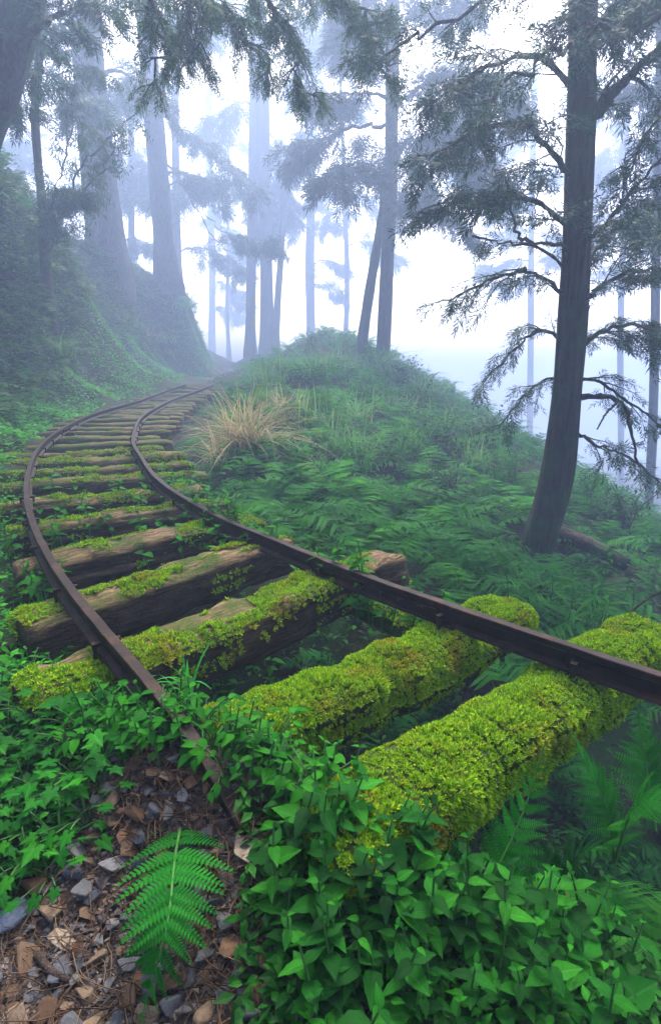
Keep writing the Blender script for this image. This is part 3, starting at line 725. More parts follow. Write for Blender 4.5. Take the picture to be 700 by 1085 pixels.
# --- paler small herbs across the middle foreground
lab = 'bright green herb with small oval leaves around the near end of the left rail'; grp = 'small-leaved herbs at the rail end'
protos = [opposite_plant(lab, 'plant', grp, h, n_, l, SMALL, 120+i) for i, (h, n_, l) in enumerate(((.12, 4, .038), (.09, 3, .044), (.14, 5, .034)))]
protos += [basal_plant(lab, 'plant', grp, 9, .10, .034, SMALL, 130)]
plant_out(protos, region([(100, 760), (190, 745), (290, 770), (330, 830), (400, 850), (430, 900), (350, 940), (275, 880), (200, 850), (130, 830), (60, 810)], -.2), 200, .034,
          where=lambda x, y, s: ('low' if s < 1 else 'taller')+' bright green herb with small oval leaves '+('left of the left rail' if x < -.45 else 'over the buried end of the left rail' if x < -.12 else 'below the second mossy sleeper'))
# --- lobed leaves on the left
lab = 'low creeper with three-pointed lobed leaves at the left edge of the gravel'; grp = 'lobed-leaved creepers at the left'
protos = [basal_plant(lab, 'plant', grp, n_, h, l, LOBED, 140+i, name='lobed_creeper') for i, (n_, h, l) in enumerate(((7, .12, .068), (9, .09, .056), (6, .14, .075)))]
plant_out(protos, region([(-60, 790), (60, 765), (130, 800), (115, 860), (60, 930), (-70, 960)], -.25), 52, .06,
          where=lambda x, y, s: ('small' if s < .95 else 'large')+' low creeper with three-pointed lobed leaves '+('beside the blue-grey slate block' if y < 1.0 else 'by the left end of the third sleeper' if y > 1.3 else 'at the left edge of the picture' if x < -.72 else 'along the upper edge of the gravel'))
# --- along the outside of the right rail
lab = 'small-leaved herb crowding the outer side of the right rail'; grp = 'herbs along the right rail'
protos = [opposite_plant(lab, 'plant', grp, h, n_, l, SMALL, 150+i, name='railside_herb') for i, (h, n_, l) in enumerate(((.16, 4, .06), (.22, 5, .055), (.13, 3, .07)))]
strip = []
for s in np.linspace(0, 1, 85):
    i = int(np.interp(s, [0, 1], [np.argmin(abs(Rs[:, 1]-2.0)), np.argmin(abs(Rs[:, 1]-4.9))])); d = U(.06, .5)*(.4+.6*s); q = Rs[i]+SR[i]*d
    strip.append((q[0], q[1], max(zt1(q[0], q[1]), Rs[i][2]-.24)))
for s in rng.uniform(0, .75, 22):                       # some climb over the rail itself
    i = int(np.interp(s, [0, 1], [np.argmin(abs(Rs[:, 1]-2.05)), np.argmin(abs(Rs[:, 1]-4.2))])); q = Rs[i]+SR[i]*U(-.01, .1); strip.append((q[0], q[1], Rs[i][2]-U(.09, .13)))
used = set()
for q in strip:
    k = int(rng.integers(3)); o = protos[k] if k not in used else copy_tree(protos[k]); used.add(k)
    o.location = q; o.rotation_euler = (U(-.3, .3), U(-.3, .3), U(0, 6.28)); s = U(.8, 1.3); o.scale = (s, s, s)
# --- sprigs rooted on and between the middle sleepers
lab = 'little green sprig growing between the middle sleepers'; grp = 'sprigs between the sleepers'
protos = [opposite_plant(lab, 'plant', grp, h, n_, l, SMALL, 160+i, name='sprig') for i, (h, n_, l) in enumerate(((.10, 3, .055), (.14, 4, .05)))]
sp_px = [(70, 560), (95, 568), (48, 585), (30, 600), (90, 530), (120, 528), (180, 545), (200, 552), (60, 612), (25, 560), (215, 575), (225, 590), (110, 548), (190, 532), (45, 540), (15, 580), (65, 500), (100, 508), (55, 520), (130, 518), (18, 545), (30, 622), (280, 690), (300, 680), (270, 700), (255, 690), (285, 705), (60, 560), (85, 578), (5, 560), (175, 560)]
sp_px += [(U(25, 60), U(500, 620)) for _ in range(14)]+[(U(60, 215), U(500, 575)) for _ in range(26)]+[(U(150, 235), U(520, 600)) for _ in range(8)]
for j, (px, py) in enumerate(sp_px):
    o = protos[j % 2] if j < 2 else copy_tree(protos[j % 2]); q = atz(px, py, -.62 if py > 670 else -.13); o.location = tuple(q-np.array([0, 0, .06])); o.rotation_euler = (U(-.3, .3), U(-.3, .3), U(0, 6.28)); s = U(.9, 1.4); o.scale = (s,)*3
# --- on the left shoulder of the track
lab = 'small weed among moss on the left shoulder of the track'; grp = 'weeds on the left shoulder'
protos = [opposite_plant(lab, 'plant', grp, .12, 3, .05, SMALL, 170, name='shoulder_weed'), basal_plant(lab, 'plant', grp, 7, .10, .045, SMALL, 171, name='shoulder_weed')]
plant_out(protos, region([(0, 620), (50, 600), (80, 650), (140, 720), (150, 760), (90, 790), (0, 780)], -.25), 40, .07)

# --- carpets of tiny leaves: nobody could count these
def small_leaf_proto(w, n=2, fold=.2, droop=.3):
    V, F, _ = leaf_geo(1, w, n, fold, droop); g = Geo(); g.add(V, F); return g.proto()
LP = [small_leaf_proto(.6), small_leaf_proto(.5, 3, .15, .5)]
def steep_in(poly, n, most=5.0):
    Q = scatter_in(poly, n*5, 0, 3); e = .15
    gx_ = (zt(Q[:, 0]+e, Q[:, 1], False)-zt(Q[:, 0]-e, Q[:, 1], False))/(2*e); gy_ = (zt(Q[:, 0], Q[:, 1]+e, False)-zt(Q[:, 0], Q[:, 1]-e, False))/(2*e)
    w = np.minimum(np.sqrt(1+gx_**2+gy_**2), most)/most; Q = Q[rng.random(len(Q)) < w]; return Q[:n]
def carpet(name, label, cat, mat, Q, size, zoff=(0, .05), tilt=.5, protos=LP):
    N = len(Q); Zs = zt(Q[:, 0], Q[:, 1])+rng.uniform(*zoff, N); g = Geo()
    Mx = rotmats(rng.uniform(0, 6.28, N), rng.uniform(-tilt*.4, tilt, N), rng.uniform(-.4, .4, N), size*rng.uniform(.6, 1.4, N), np.c_[Q, Zs])
    for k, p in enumerate(protos): g.scatter(p, Mx[k::len(protos)])
    return thing(name, label, cat, data=g.mesh(name, M[mat]), kind='stuff')
def lush(Q, f, th, seed=0): return Q[fbm(P3(Q[:, 0], Q[:, 1])+seed, f, 3) > th]
Q = np.vstack([scatter_in(region([(250, 870), (420, 850), (540, 870), (700, 800), (760, 1180), (250, 1200), (265, 1000)], -.4), 9000), scatter_in(np.array([(.3, .5), (1.0, .2), (1.9, .9), (1.7, 1.7), (1.0, 1.35), (.5, 1.2)]), 12000),
               scatter_in(region([(-80, 760), (140, 735), (300, 770), (440, 850), (330, 960), (240, 850), (120, 830), (60, 940), (-80, 980)], -.3), 7000)])
carpet('ground_cover', 'low green ground cover of tiny leaves under the foreground herbs', 'ground cover', 'carpet', Q, .03, (0, .07))
Q = steep_in(RM([(-5.6, 4), (-2.2, 3), (-2.75, 4.6), (-3.4, 6.3), (-4.25, 9), (-4.75, 12), (-4.6, 14.5), (-5.2, 22), (-5.8, 30), (-7.8, 31), (-7.8, 26), (-7.5, 20), (-6.9, 14), (-5.9, 8.8)]), 30000); Q = np.vstack([Q, scatter_in(RM([(-5.2, 4), (-2.2, 3), (-2.75, 4.6), (-3.4, 6.3), (-4.2, 9), (-4.65, 12), (-4.4, 14.5), (-4.6, 20), (-5.6, 30), (-7.0, 30), (-7.0, 20), (-6.2, 14), (-5.0, 8.8)]), 26000)])
carpet('verge_plants', 'bright green carpet of low plants on the left verge of the track', 'ground cover', 'verge', lush(Q, 1.2, -.9), .075, (-.01, .09), .6)
Q = scatter_in(np.array([(-2.6, .9), (-.62, 1.35), (-1.12, 2.05), (-1.55, 2.7), (-1.95, 3.4), (-2.45, 4.8), (-5, 5), (-4, 2)]), 15000)
carpet('shoulder_plants', 'green creeping cover on the left shoulder beside the near sleepers', 'ground cover', 'verge', lush(Q, 2.5, -.7), .036, (0, .08), .6)
Q = scatter_in(np.array([(-.5, 1.5), (.2, 1.3), (1.2, 1.6), (1.6, 2.4), (.9, 3.0), (.2, 3.4), (-.7, 3.2), (-1.5, 3.4), (-1.2, 2.6)]), 3500)
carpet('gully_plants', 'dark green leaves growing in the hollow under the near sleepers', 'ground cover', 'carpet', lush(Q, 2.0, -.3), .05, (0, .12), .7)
Q = scatter_in(RM([(-3.2, 7), (-2.2, 5.5), (-1, 4.3), (.2, 3.2), (1.4, 2.6), (3, 4), (2.5, 7), (1.5, 14), (1.0, 23), (-4.5, 30), (-4.6, 24), (-3.2, 15)]), 20000)
carpet('slope_undergrowth', 'dense leafy undergrowth on the slope right of the track', 'undergrowth', 'hillcover', Q, .07, (0, .16), .7)
Q = np.vstack([scatter_in(RM([(2.5, 7), (3, 4), (1.4, 2.6), (2.2, 1.2), (9, 3), (10, 14), (4, 24), (1, 24), (1.5, 14)]), 16000)])
carpet('slope_cover', 'dark green cover on the falling slope around the leaning cedar', 'undergrowth', 'hillcover', Q, .09, (0, .2), .7)
Q = steep_in(RM([(-4.3, 7.4), (-6.5, 4), (-9, 5), (-10, 14), (-10.5, 26), (-9, 34), (-6.2, 31), (-6.6, 27), (-6.8, 22), (-6.2, 16), (-5.4, 11), (-4.7, 9)]), 60000)
carpet('bank_cover', 'dark mossy leaf cover on the steep left bank', 'undergrowth', 'bank', Q, .11, (-.04, .2), .9)

# ------------------------------------------------------------------ ferns
def pinna_mesh(npn=13, teeth=True):
    """one leaflet of the near ferns along +Y, cut into rows of toothed lobes"""
    g = Geo()
    for k in range(npn):
        t = k/npn; y = .03+.94*t; l = .175*(1-t**1.6)+.02
        for s in (-1, 1):
            a = np.array([s*math.cos(.35), math.sin(.35), 0]); b = np.array([0, 1.0, 0]); w = .066*(1-.35*t)
            z = -.18*t*t+.0
            root = np.array([0, y, z]); tip = root+a*l+np.array([0, 0, .015-.06*l])
            mid1 = root+a*l*.55+b*w*.62+np.array([0, 0, .012]); mid0 = root+a*l*.6-b*w*.55+np.array([0, 0, .004])
            g.add([root-b*w*.52, mid0, tip, mid1, root+b*w*.52, root+a*l*.55+np.array([0, 0, .02])], [(0, 1, 5), (1, 2, 5), (2, 3, 5), (3, 4, 5), (4, 0, 5)] if s > 0 else [(1, 0, 5), (2, 1, 5), (3, 2, 5), (4, 3, 5), (0, 4, 5)])
    tube(g, [(0, 0, 0), (0, .5, -.04), (0, 1, -.18)], [.012, .009, .004], 4, False)
    return g.mesh('pinna', M['fern'])
PINNA = pinna_mesh()
PINNA_S = pinna_mesh(9)
def fern_plant(label, loc, fronds, group=None):
    """fronds: list of (points of the midrib in the plant's own frame, length of the longest leaflet, number of leaflet pairs)"""
    root = thing('fern', label, 'fern', loc, group=group)
    for pts, pl, npair in fronds:
        C_ = catmull(pts, 40); fr = obj('frond', stem_mesh(C_, .0045, .0012, 'rachis'), root)
        T = np.gradient(C_, axis=0); T /= np.linalg.norm(T, axis=1)[:, None]
        for k in range(npair):
            t = .14+.85*(k/(npair-1))**.92; i = min(39, int(t*39.99)); p = C_[i]; tg = T[i]
            x = np.cross(tg, (0, 0, 1)); x /= np.linalg.norm(x)+1e-9; n_ = np.cross(x, tg)
            prof = (.55+.45*min(1, (t-.1)/.22))*(1-max(0, (t-.30)/.70)**1.25)+.05
            for s in (-1, 1):
                ang = math.radians(72-28*t+random.uniform(-4, 4)); d = x*s*math.sin(ang)+tg*math.cos(ang)+n_*random.uniform(-.05, .12)
                d /= np.linalg.norm(d); zz = n_-d*np.dot(n_, d); zz /= np.linalg.norm(zz); xx = np.cross(d, zz); L_ = pl*prof*random.uniform(.94, 1.06)
                o = obj('pinna', PINNA if prof > .3 else PINNA_S, fr)
                o.matrix_local = Matrix(((xx[0]*L_*1.15, d[0]*L_, zz[0]*L_, p[0]), (xx[1]*L_*1.15, d[1]*L_, zz[1]*L_, p[1]), (xx[2]*L_*1.15, d[2]*L_, zz[2]*L_, p[2]), (0, 0, 0, 1)))
    return root
def rel(pts, base): return [np.asarray(p)-np.asarray(base) for p in pts]
# the frond lying over the gravel: it springs from the plants behind and arches towards us
b0 = atz(186, 862, -.27)
fern_plant('bright green fern frond arching down over the gravel patch', b0, [(rel([atz(196, 856, -.24), atz(186, 905, -.12), atz(176, 985, -.12), atz(146, 1092, -.26)], b0), .125, 16)])
b1 = at(505, 965, 1.0)
fern_plant('upright fern standing in front of the nearest mossy sleeper', b1, [(rel([b1, at(530, 915, 1.03), at(555, 858, 1.07), at(577, 788, 1.10)], b1), .095, 13)])
b2 = at(650, 915, 1.12)
fern_plant('fern with two fronds in the shade under the right rail', b2, [
    (rel([b2, at(645, 868, 1.14), at(625, 820, 1.18), at(598, 766, 1.22)], b2), .11, 15),
    (rel([b2, at(668, 862, 1.10), at(690, 850, 1.08), at(740, 862, 1.02)], b2), .11, 13)])
b3 = at(694, 880, 1.22)
fern_plant('fern reaching up at the right edge below the rail', b3, [(rel([b3, at(687, 835, 1.26), at(681, 790, 1.3), at(672, 740, 1.34)], b3), .11, 14)])
b4 = atz(600, 960, -.55)
fern_plant('low fern half hidden behind the bottom right herbs', b4, [(rel([b4, at(600, 925, 1.22), at(622, 900, 1.2), at(660, 905, 1.12)], b4), .10, 13), (rel([b4, at(590, 930, 1.22), at(565, 915, 1.22), at(540, 935, 1.15)], b4), .09, 12),
    (rel([b4, at(610, 940, 1.15), at(640, 950, 1.05), at(670, 985, .98)], b4), .09, 12)])

# simpler fern for the hillside
def frond_proto(npair=13, seed=0):
    r = np.random.default_rng(seed); g = Geo(); C_ = catmull([(0, 0, 0), (0, .28, .26), (0, .62, .34), (0, 1.0, .12)], 24)
    T = np.gradient(C_, axis=0); T /= np.linalg.norm(T, axis=1)[:, None]
    for k in range(npair):
        t = .16+.82*k/(npair-1); i = min(23, int(t*23.99)); p = C_[i]; prof = .26*math.sin(math.pi*(t*.80+.17))**.8+.015
        for s in (-1, 1):
            d = np.array([s, .42, -.18+r.uniform(-.1, .1)]); d /= np.linalg.norm(d); w = .036
            e = T[i]*w
            g.add([p-e*.6, p+e*.6, p+d*prof*.6+e*.55, p+d*prof*.6-e*.45, p+d*prof], [(0, 1, 2, 3), (3, 2, 4)])
    tube(g, C_[::4], [.008, .007, .006, .005, .003, .002], 3, False)
    return g
FR = [frond_proto(13, k) for k in range(3)]; FRP = [f.proto() for f in FR]; FRM = [f.mesh('frond', M['hillfern']) for f in FR]
def hill_fern(label, group, n_, L_, seed):
    r = np.random.default_rng(seed); root = thing('fern', label, 'fern', group=group)
    for k in range(n_):
        obj('frond', FRM[k % 3], root, (0, 0, 0), (r.uniform(-.25, .45), r.uniform(-.2, .2), k*6.283/n_+r.uniform(-.3, .3)), L_*r.uniform(.75, 1.15))
    return root
def hill_group(poly, n, mind, label, group, L_, where=lambda x, y: '', smin=.7, smax=1.3):
    ps = [hill_fern(label, group, 5+k, L_, 200+k) for k in range(3)]; used = set()
    for q in scatter_in(poly, n, mind):
        k = int(rng.integers(3)); o = ps[k] if k not in used else copy_tree(ps[k]); used.add(k)
        o.location = (q[0], q[1], zt1(*q)-.01); o.rotation_euler = (U(-.2, .2), U(-.2, .2), U(0, 6.28)); s = U(smin, smax); o.scale = (s,)*3
        o['label'] = ('small ' if s < .9 else 'spreading ' if s > 1.1 else '')+label+where(q[0], q[1])
hill_group(np.array([(-.9, 4.6), (.1, 3.5), (1.2, 3.0), (2.4, 4.2), (2.2, 6.4), (.8, 7.4), (-.6, 6.6), (-1.4, 5.6)]), 75, .22, 'fern on the lower slope just beyond the right rail', 'ferns on the near slope', .6, lambda x, y: ', close to the rail' if y < 4.4 else ', towards the dry grass' if x < .2 else ', towards the cedar')
hill_group(RM([(-1.4, 6.2), (.8, 7.4), (2.4, 6.4), (2.6, 9), (1.4, 14), (0, 19), (-2.6, 19), (-1.6, 9)]), 80, .35, 'fern on the face of the grassy mound', 'ferns on the mound', .7, lambda x, y: ', high up near the crest' if y > 13 else ', beside the dry grass' if x < -.3 else ', on its right flank')
hill_group(np.array([(2.4, 4.2), (1.5, 2.6), (3, 2.6), (5, 4.2), (6, 8), (4, 9.5), (2.6, 9), (2.4, 6.4)]), 55, .3, 'dark fern on the shaded slope around the leaning cedar', 'ferns around the leaning cedar', .4, lambda x, y: ', in front of its foot' if y < 5.6 else ', behind it')
hill_group(RM([(-4.5, 8), (-5.2, 10), (-6.0, 15), (-6.7, 22), (-6.2, 29), (-8, 30), (-8, 20), (-7, 13), (-5.8, 9)]), 70, .35, 'fern hanging on the steep left bank', 'ferns on the left bank', .45)
def fern_mass(name, label, poly, n, L_, mat='hillfern'):
    Q = steep_in(poly, n, 3.0); N = len(Q); g = Geo(); z = zt(Q[:, 0], Q[:, 1])
    for k in range(5):
        Mx = rotmats(rng.uniform(0, 6.28, N), rng.uniform(-.3, .5, N), rng.uniform(-.3, .3, N), L_*rng.uniform(.6, 1.2, N), np.c_[Q, z])
        g.scatter(FRP[k % 3], Mx)
    return thing(name, label, 'ferns', data=g.mesh(name, M[mat]), kind='stuff')
hill_group(np.array([(.62, .85), (.8, .7), (1.5, 1.0), (1.6, 1.6), (1.15, 1.45), (.8, 1.2)]), 26, .11, 'small dark fern in the shady bottom right corner', 'ferns in the bottom right corner', .22)
fern_mass('fern_thicket', 'thicket of ferns blending together over the misty slope on the right', RM([(-1.9, 13), (-.9, 6), (.8, 4.6), (2.0, 6.8), (4, 6.4), (9, 6), (8, 13), (3, 20), (1, 24), (-4.3, 29), (-3.2, 22)]), 700, .62)
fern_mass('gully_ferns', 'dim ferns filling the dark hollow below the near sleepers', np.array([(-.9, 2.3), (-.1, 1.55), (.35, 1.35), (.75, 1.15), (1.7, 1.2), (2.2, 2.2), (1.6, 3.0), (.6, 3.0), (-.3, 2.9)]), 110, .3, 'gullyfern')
fern_mass('trackside_ferns', 'low ferns at the foot of the sleeper ends beside the dry grass', RM([(-2.0, 5.6), (-1.2, 5.0), (-.6, 6), (-1.4, 9), (-2.3, 14), (-3.2, 17), (-2.9, 13), (-2.3, 8)]), 150, .32)
fern_mass('bank_ferns', 'mass of small ferns covering the top of the left bank', RM([(-4.6, 8), (-5.4, 11), (-6.2, 16), (-6.8, 22), (-6.2, 29), (-8.5, 31), (-9, 22), (-8, 13), (-7, 8)]), 900, .55, 'bank')

# ------------------------------------------------------------------ grasses
def blade(g, base, a, length, lean, w, droop=.6, n=6):
    d = np.array([math.cos(a), math.sin(a), 0]); s = np.array([-math.sin(a), math.cos(a), 0]); V = []
    for k in range(n+1):
        t = k/n; p = base+d*length*lean*(t**1.5)+np.array([0, 0, length*(t-droop*t*t*lean)]); ww = w*(1-t**2.2)*.5+.0004
        V += [p-s*ww+np.array([0, 0, ww*.5]), p, p+s*ww+np.array([0, 0, ww*.5])]
    F = []
    for k in range(n): F += [(3*k, 3*k+1, 3*k+4, 3*k+3), (3*k+1, 3*k+2, 3*k+5, 3*k+4)]
    g.add(V, F)
def near_grass(label, loc, n_, length, w, seed):
    r = np.random.default_rng(seed); root = thing('grass_tuft', label, 'grass', loc)
    for k in range(n_):
        g = Geo(); blade(g, np.array([r.normal(0, .012), r.normal(0, .012), -.02]), r.uniform(0, 6.28), length*r.uniform(.6, 1.1), r.uniform(.25, .95), w, r.uniform(.3, .8))
        obj('blade', g.mesh('blade', M['grass'], True), root)
near_grass('tuft of bright broad grass blades inside the left rail before the dark gap', atz(192, 738, -.2)+np.array([.02, .03, 0]), 13, .20, .011, 1)
near_grass('thin grass tuft outside the left rail near the mossy sleeper end', atz(95, 745, -.28), 9, .2, .006, 2)
near_grass('arching grass blades left of the rail by the fourth sleeper', atz(45, 640, -.25), 10, .18, .006, 3)
near_grass('long grass blades at the left edge above the lobed creepers', atz(20, 800, -.28), 8, .22, .007, 4)
near_grass('single grass tuft rising among the herbs below the second sleeper', atz(262, 830, -.33), 6, .22, .008, 5)
def big_grass(name, label, loc, n_, length, w, mat, seed, spread=.12, fan=None, group=None):
    r = np.random.default_rng(seed); g = Geo(); kk = max(1, math.hypot(loc[0], loc[1])/10)**.7; length *= kk; w *= kk; spread *= kk
    for k in range(n_):
        a = r.uniform(0, 6.28) if fan is None else r.normal(*fan)
        blade(g, np.array([r.normal(0, spread), r.normal(0, spread), -.05]), a, length*r.uniform(.5, 1.1), r.uniform(.25, 1.15), w, r.uniform(.5, 1.0))
    return thing(name, label, 'grass', loc, group=group, data=g.mesh(name, M[mat], True))
def on(px, py, Y): p = atf(px, py, Y); return (p[0], p[1], zt1(p[0], p[1]))
big_grass('grass_clump', 'large arching clump of straw-coloured dry grass beside the far sleepers', on(262, 468, 7.0), 330, 1.2, .013, 'drygrass', 11, .12)
big_grass('grass_clump', 'green and straw grass clump leaning over the sleeper ends', on(240, 452, 7.9), 200, .95, .012, 'drygrass', 12, .10)
big_grass('grass_clump', 'pale grass clump higher up the mound behind the dry one', on(300, 430, 8.8), 170, .85, .013, 'drygrass', 13, .14)
k = 0
for (px, py, Y_) in ((340, 410, 11.5), (380, 400, 13), (360, 375, 14.5), (320, 385, 13.5), (290, 400, 11.5), (330, 455, 8.6), (370, 440, 9.8), (420, 440, 10.6), (440, 480, 9.4), (380, 490, 8.0), (410, 395, 14.2), (470, 460, 10.4), (350, 480, 8.0), (255, 415, 10.8), (450, 420, 12.4), (500, 500, 9.0)):
    big_grass('grass_clump', 'drooping green grass clump '+('on the crest of the mound' if py < 398 else 'high on the left face of the mound' if px < 345 and py < 470 else 'on the right shoulder of the mound' if px > 415 else 'low on the mound' if py > 470 else 'on the middle of the mound'), on(px, py, Y_), 110, .9, .016, 'hillgrass', 20+k, .16, None, 'grass clumps on the mound'); k += 1
for (px, py, Y_) in ((60, 395, 11.3), (110, 370, 14.4), (150, 380, 17.4), (170, 350, 18.4), (190, 330, 19.2), (205, 365, 21.2), (195, 310, 19.6), (90, 340, 13.6)):
    big_grass('grass_clump', 'dull grass tuft hanging down the left bank', on(px, py, Y_), 80, .6, .011, 'drygrass' if k % 3 == 0 else 'hillgrass', 20+k, .14, None, 'grass tufts on the left bank'); k += 1
def shrub_meshes(seed, n=420):
    r = np.random.default_rng(seed); st = Geo(); lf = Geo(); pos = []
    for k in range(9):
        a = r.uniform(0, 6.28); q = r.uniform(.15, .5); h = r.uniform(.4, .85); c = catmull([(0, 0, -.05), (math.cos(a)*q*.4, math.sin(a)*q*.4, h*.6), (math.cos(a)*q, math.sin(a)*q, h)], 9)
        tube(st, c, np.linspace(.012, .004, 9), 4, False); pos += [c[r.integers(3, 9)]+r.normal(0, .10, 3)*np.array([1, 1, .7]) for _ in range(n//9)]
    pos = np.array(pos); N = len(pos); Mx = rotmats(r.uniform(0, 6.28, N), r.uniform(-.6, .5, N), r.uniform(-.4, .4, N), r.uniform(.05, .11, N), pos)
    for k, p in enumerate(LP): lf.scatter(p, Mx[k::2])
    return st.mesh('stem', M['bark'], True), lf.mesh('foliage', M['hillcover'] if seed % 2 else M['hillfern'])
SH = [shrub_meshes(700+k) for k in range(4)]
for j, (px, py, Y_, sc_) in enumerate(((300, 385, 13.5, 1.2), (330, 365, 15.5, 1.4), (365, 370, 15.6, 1.2), (350, 400, 12.8, 1.0), (395, 400, 13.6, 1.1), (420, 420, 12, 1.0), (390, 440, 10.6, .9), (440, 445, 10.6, .9), (350, 450, 9, .8), (470, 490, 9.2, .9), (420, 500, 8.2, .8), (510, 480, 9.8, .9), (380, 530, 7.0, .7), (480, 540, 7.2, .8), (280, 395, 12.4, .9), (310, 420, 10.2, .7), (540, 530, 8.2, .8), (660, 575, 8.0, .9), (630, 560, 8.4, .8), (325, 520, 6.6, .55))):
    q = on(px, py, Y_); root = thing('shrub', ('dark' if j % 2 else 'pale green')+' leafy shrub '+('on the crest of the mound' if py < 402 else 'on the face of the mound' if px < 400 else 'on the right slope near the leaning cedar'), 'shrub', (q[0], q[1], q[2]-.05), (0, 0, U(0, 6.28)), sc_*U(.8, 1.15), 'shrubs on the misty slope')
    a_, b_ = SH[j % 4]; obj('stem', a_, root); obj('foliage', b_, root)
# leaning leafy stalks of bamboo grass beyond the right rail
lab = 'upright bamboo-grass plant with narrow blue-green leaves below the leaning cedar'
NARROW = leaf_mesh('leaf', 'hillfern', 1, .17, 4, .2, .5)
for j in range(26):
    px, py = U(540, 700), U(575, 690); q = at(px, py, U(3.6, 5.4)); h = U(.3, .6)
    root = thing('bamboo_grass', lab, 'plant', (q[0], q[1], zt1(q[0], q[1])), (U(-.2, .2), U(-.2, .2), U(0, 6.28)), None, 'bamboo grass below the cedar')
    obj('stem', stem_mesh(catmull([(0, 0, -.03), (0, .02, h*.6), (.03, .05, h)], 5), .004, .002), root)
    for m_ in range(7): obj('leaf', NARROW, root, (0, .04*m_/7, h*(.3+.1*m_)), (U(-.1, .6), 0, m_*2.2+U(-.3, .3)), U(.16, .28))

# ------------------------------------------------------------------ stones, sticks and litter
def stone_mesh(seed, mat, flat=.5, npts=12):
    r = np.random.default_rng(seed); bm = bmesh.new()
    for k in range(npts):
        v = r.normal(0, 1, 3); v /= np.linalg.norm(v); v *= r.uniform(.75, 1); bm.verts.new((v[0]*.5, v[1]*.38, v[2]*.5*flat))
    res = bmesh.ops.convex_hull(bm, input=bm.verts); bmesh.ops.delete(bm, geom=[e for e in res['geom_interior'] if isinstance(e, bmesh.types.BMVert)], context='VERTS')
    bmesh.ops.bevel(bm, geom=list(bm.edges), offset=.025, segments=1, affect='EDGES', profile=.6)
    bmesh.ops.recalc_face_normals(bm, faces=bm.faces); return bm_mesh(bm, 'stone', M[mat])
STN = {m_: [stone_mesh(300+17*i+k, m_, f) for k, f in enumerate((.45, .6, .35, .7, .5))] for i, m_ in enumerate(('stone_grey', 'stone_brown', 'stone_tan', 'stone_blue', 'stone_red'))}
def stone(px, py, size, mat, label, group=None, k=0, rz=0.0, tilt=.15, aspect=(1, 1, 1), dz=.0):
    q = atz(px, py, -.29); z = zt1(q[0], q[1])
    return thing('stone', label, 'stone', (q[0], q[1], z+size*.12+dz), (U(-tilt, tilt), U(-tilt, tilt), rz), tuple(size*a for a in aspect), group, STN[mat][k])
stone(268, 955, .125, 'stone_tan', 'largest tan stone, lying right of the fern frond', None, 0, -1.0, .2, (1.05, .95, .8))
stone(15, 972, .11, 'stone_blue', 'blue-grey slate block at the left edge below the creepers', None, 1, 1.0, .3, (1, 1.1, 1.0))
stone(70, 1000, .105, 'stone_tan', 'flat tan stone with moss on it left of the frond', None, 2, -.25, .1, (1.15, .7, .7))
stone(168, 863, .06, 'stone_tan', 'pale oval pebble just above the fern frond', None, 3, .1, .1, (1, .7, .8))
stone(258, 884, .085, 'stone_grey', 'pale grey wedge stone above the reddish rock', None, 0, .6, .2, (1.2, .7, .9))
stone(282, 908, .20, 'stone_red', 'big dark reddish rock with pale lichen under the herbs', None, 1, -.9, .2, (1.1, .85, .85), -.01)
stone(228, 898, .06, 'stone_grey', 'light grey angular stone touching the frond tip leaflets', None, 2, .9, .3, (1, 1, 1.3))
stone(226, 932, .075, 'stone_grey', 'grey upright stone between frond and tan stone', None, 3, 1.3, .3, (1.1, .7, 1))
stone(246, 972, .07, 'stone_grey', 'dark grey stone left of the large tan one', None, 4, -.6)
stone(262, 1040, .06, 'stone_blue', 'small bluish stone near the bottom of the gravel', None, 2, .4)
stone(275, 1075, .06, 'stone_brown', 'rounded brown stone at the bottom edge', None, 3, .4)
stone(308, 1058, .055, 'stone_brown', 'orange-brown stone at the bottom beside the herbs', None, 4, .2)
gp = region([(20, 1150), (340, 1150), (345, 1085), (295, 970), (250, 880), (160, 825), (100, 850), (70, 920), (0, 985), (-40, 1085)], -.3)
for j, q in enumerate(scatter_in(gp, 230, .026)):
    m_ = 'stone_grey' if rng.random() < .62 else 'stone_brown'; s = .026+.06*rng.random()**2
    thing('stone', 'small dark grey shale chip in the gravel' if m_ == 'stone_grey' else 'small brown stone chip in the gravel', 'stone', (q[0], q[1], zt1(*q)+.012+s*.1), (U(-.5, .5), U(-.5, .5), U(0, 6.28)), (s*U(.9, 1.4), s, s*U(.7, 1.1)),
          'grey chips in the gravel' if m_ == 'stone_grey' else 'brown chips in the gravel', STN[m_][rng.integers(5)])
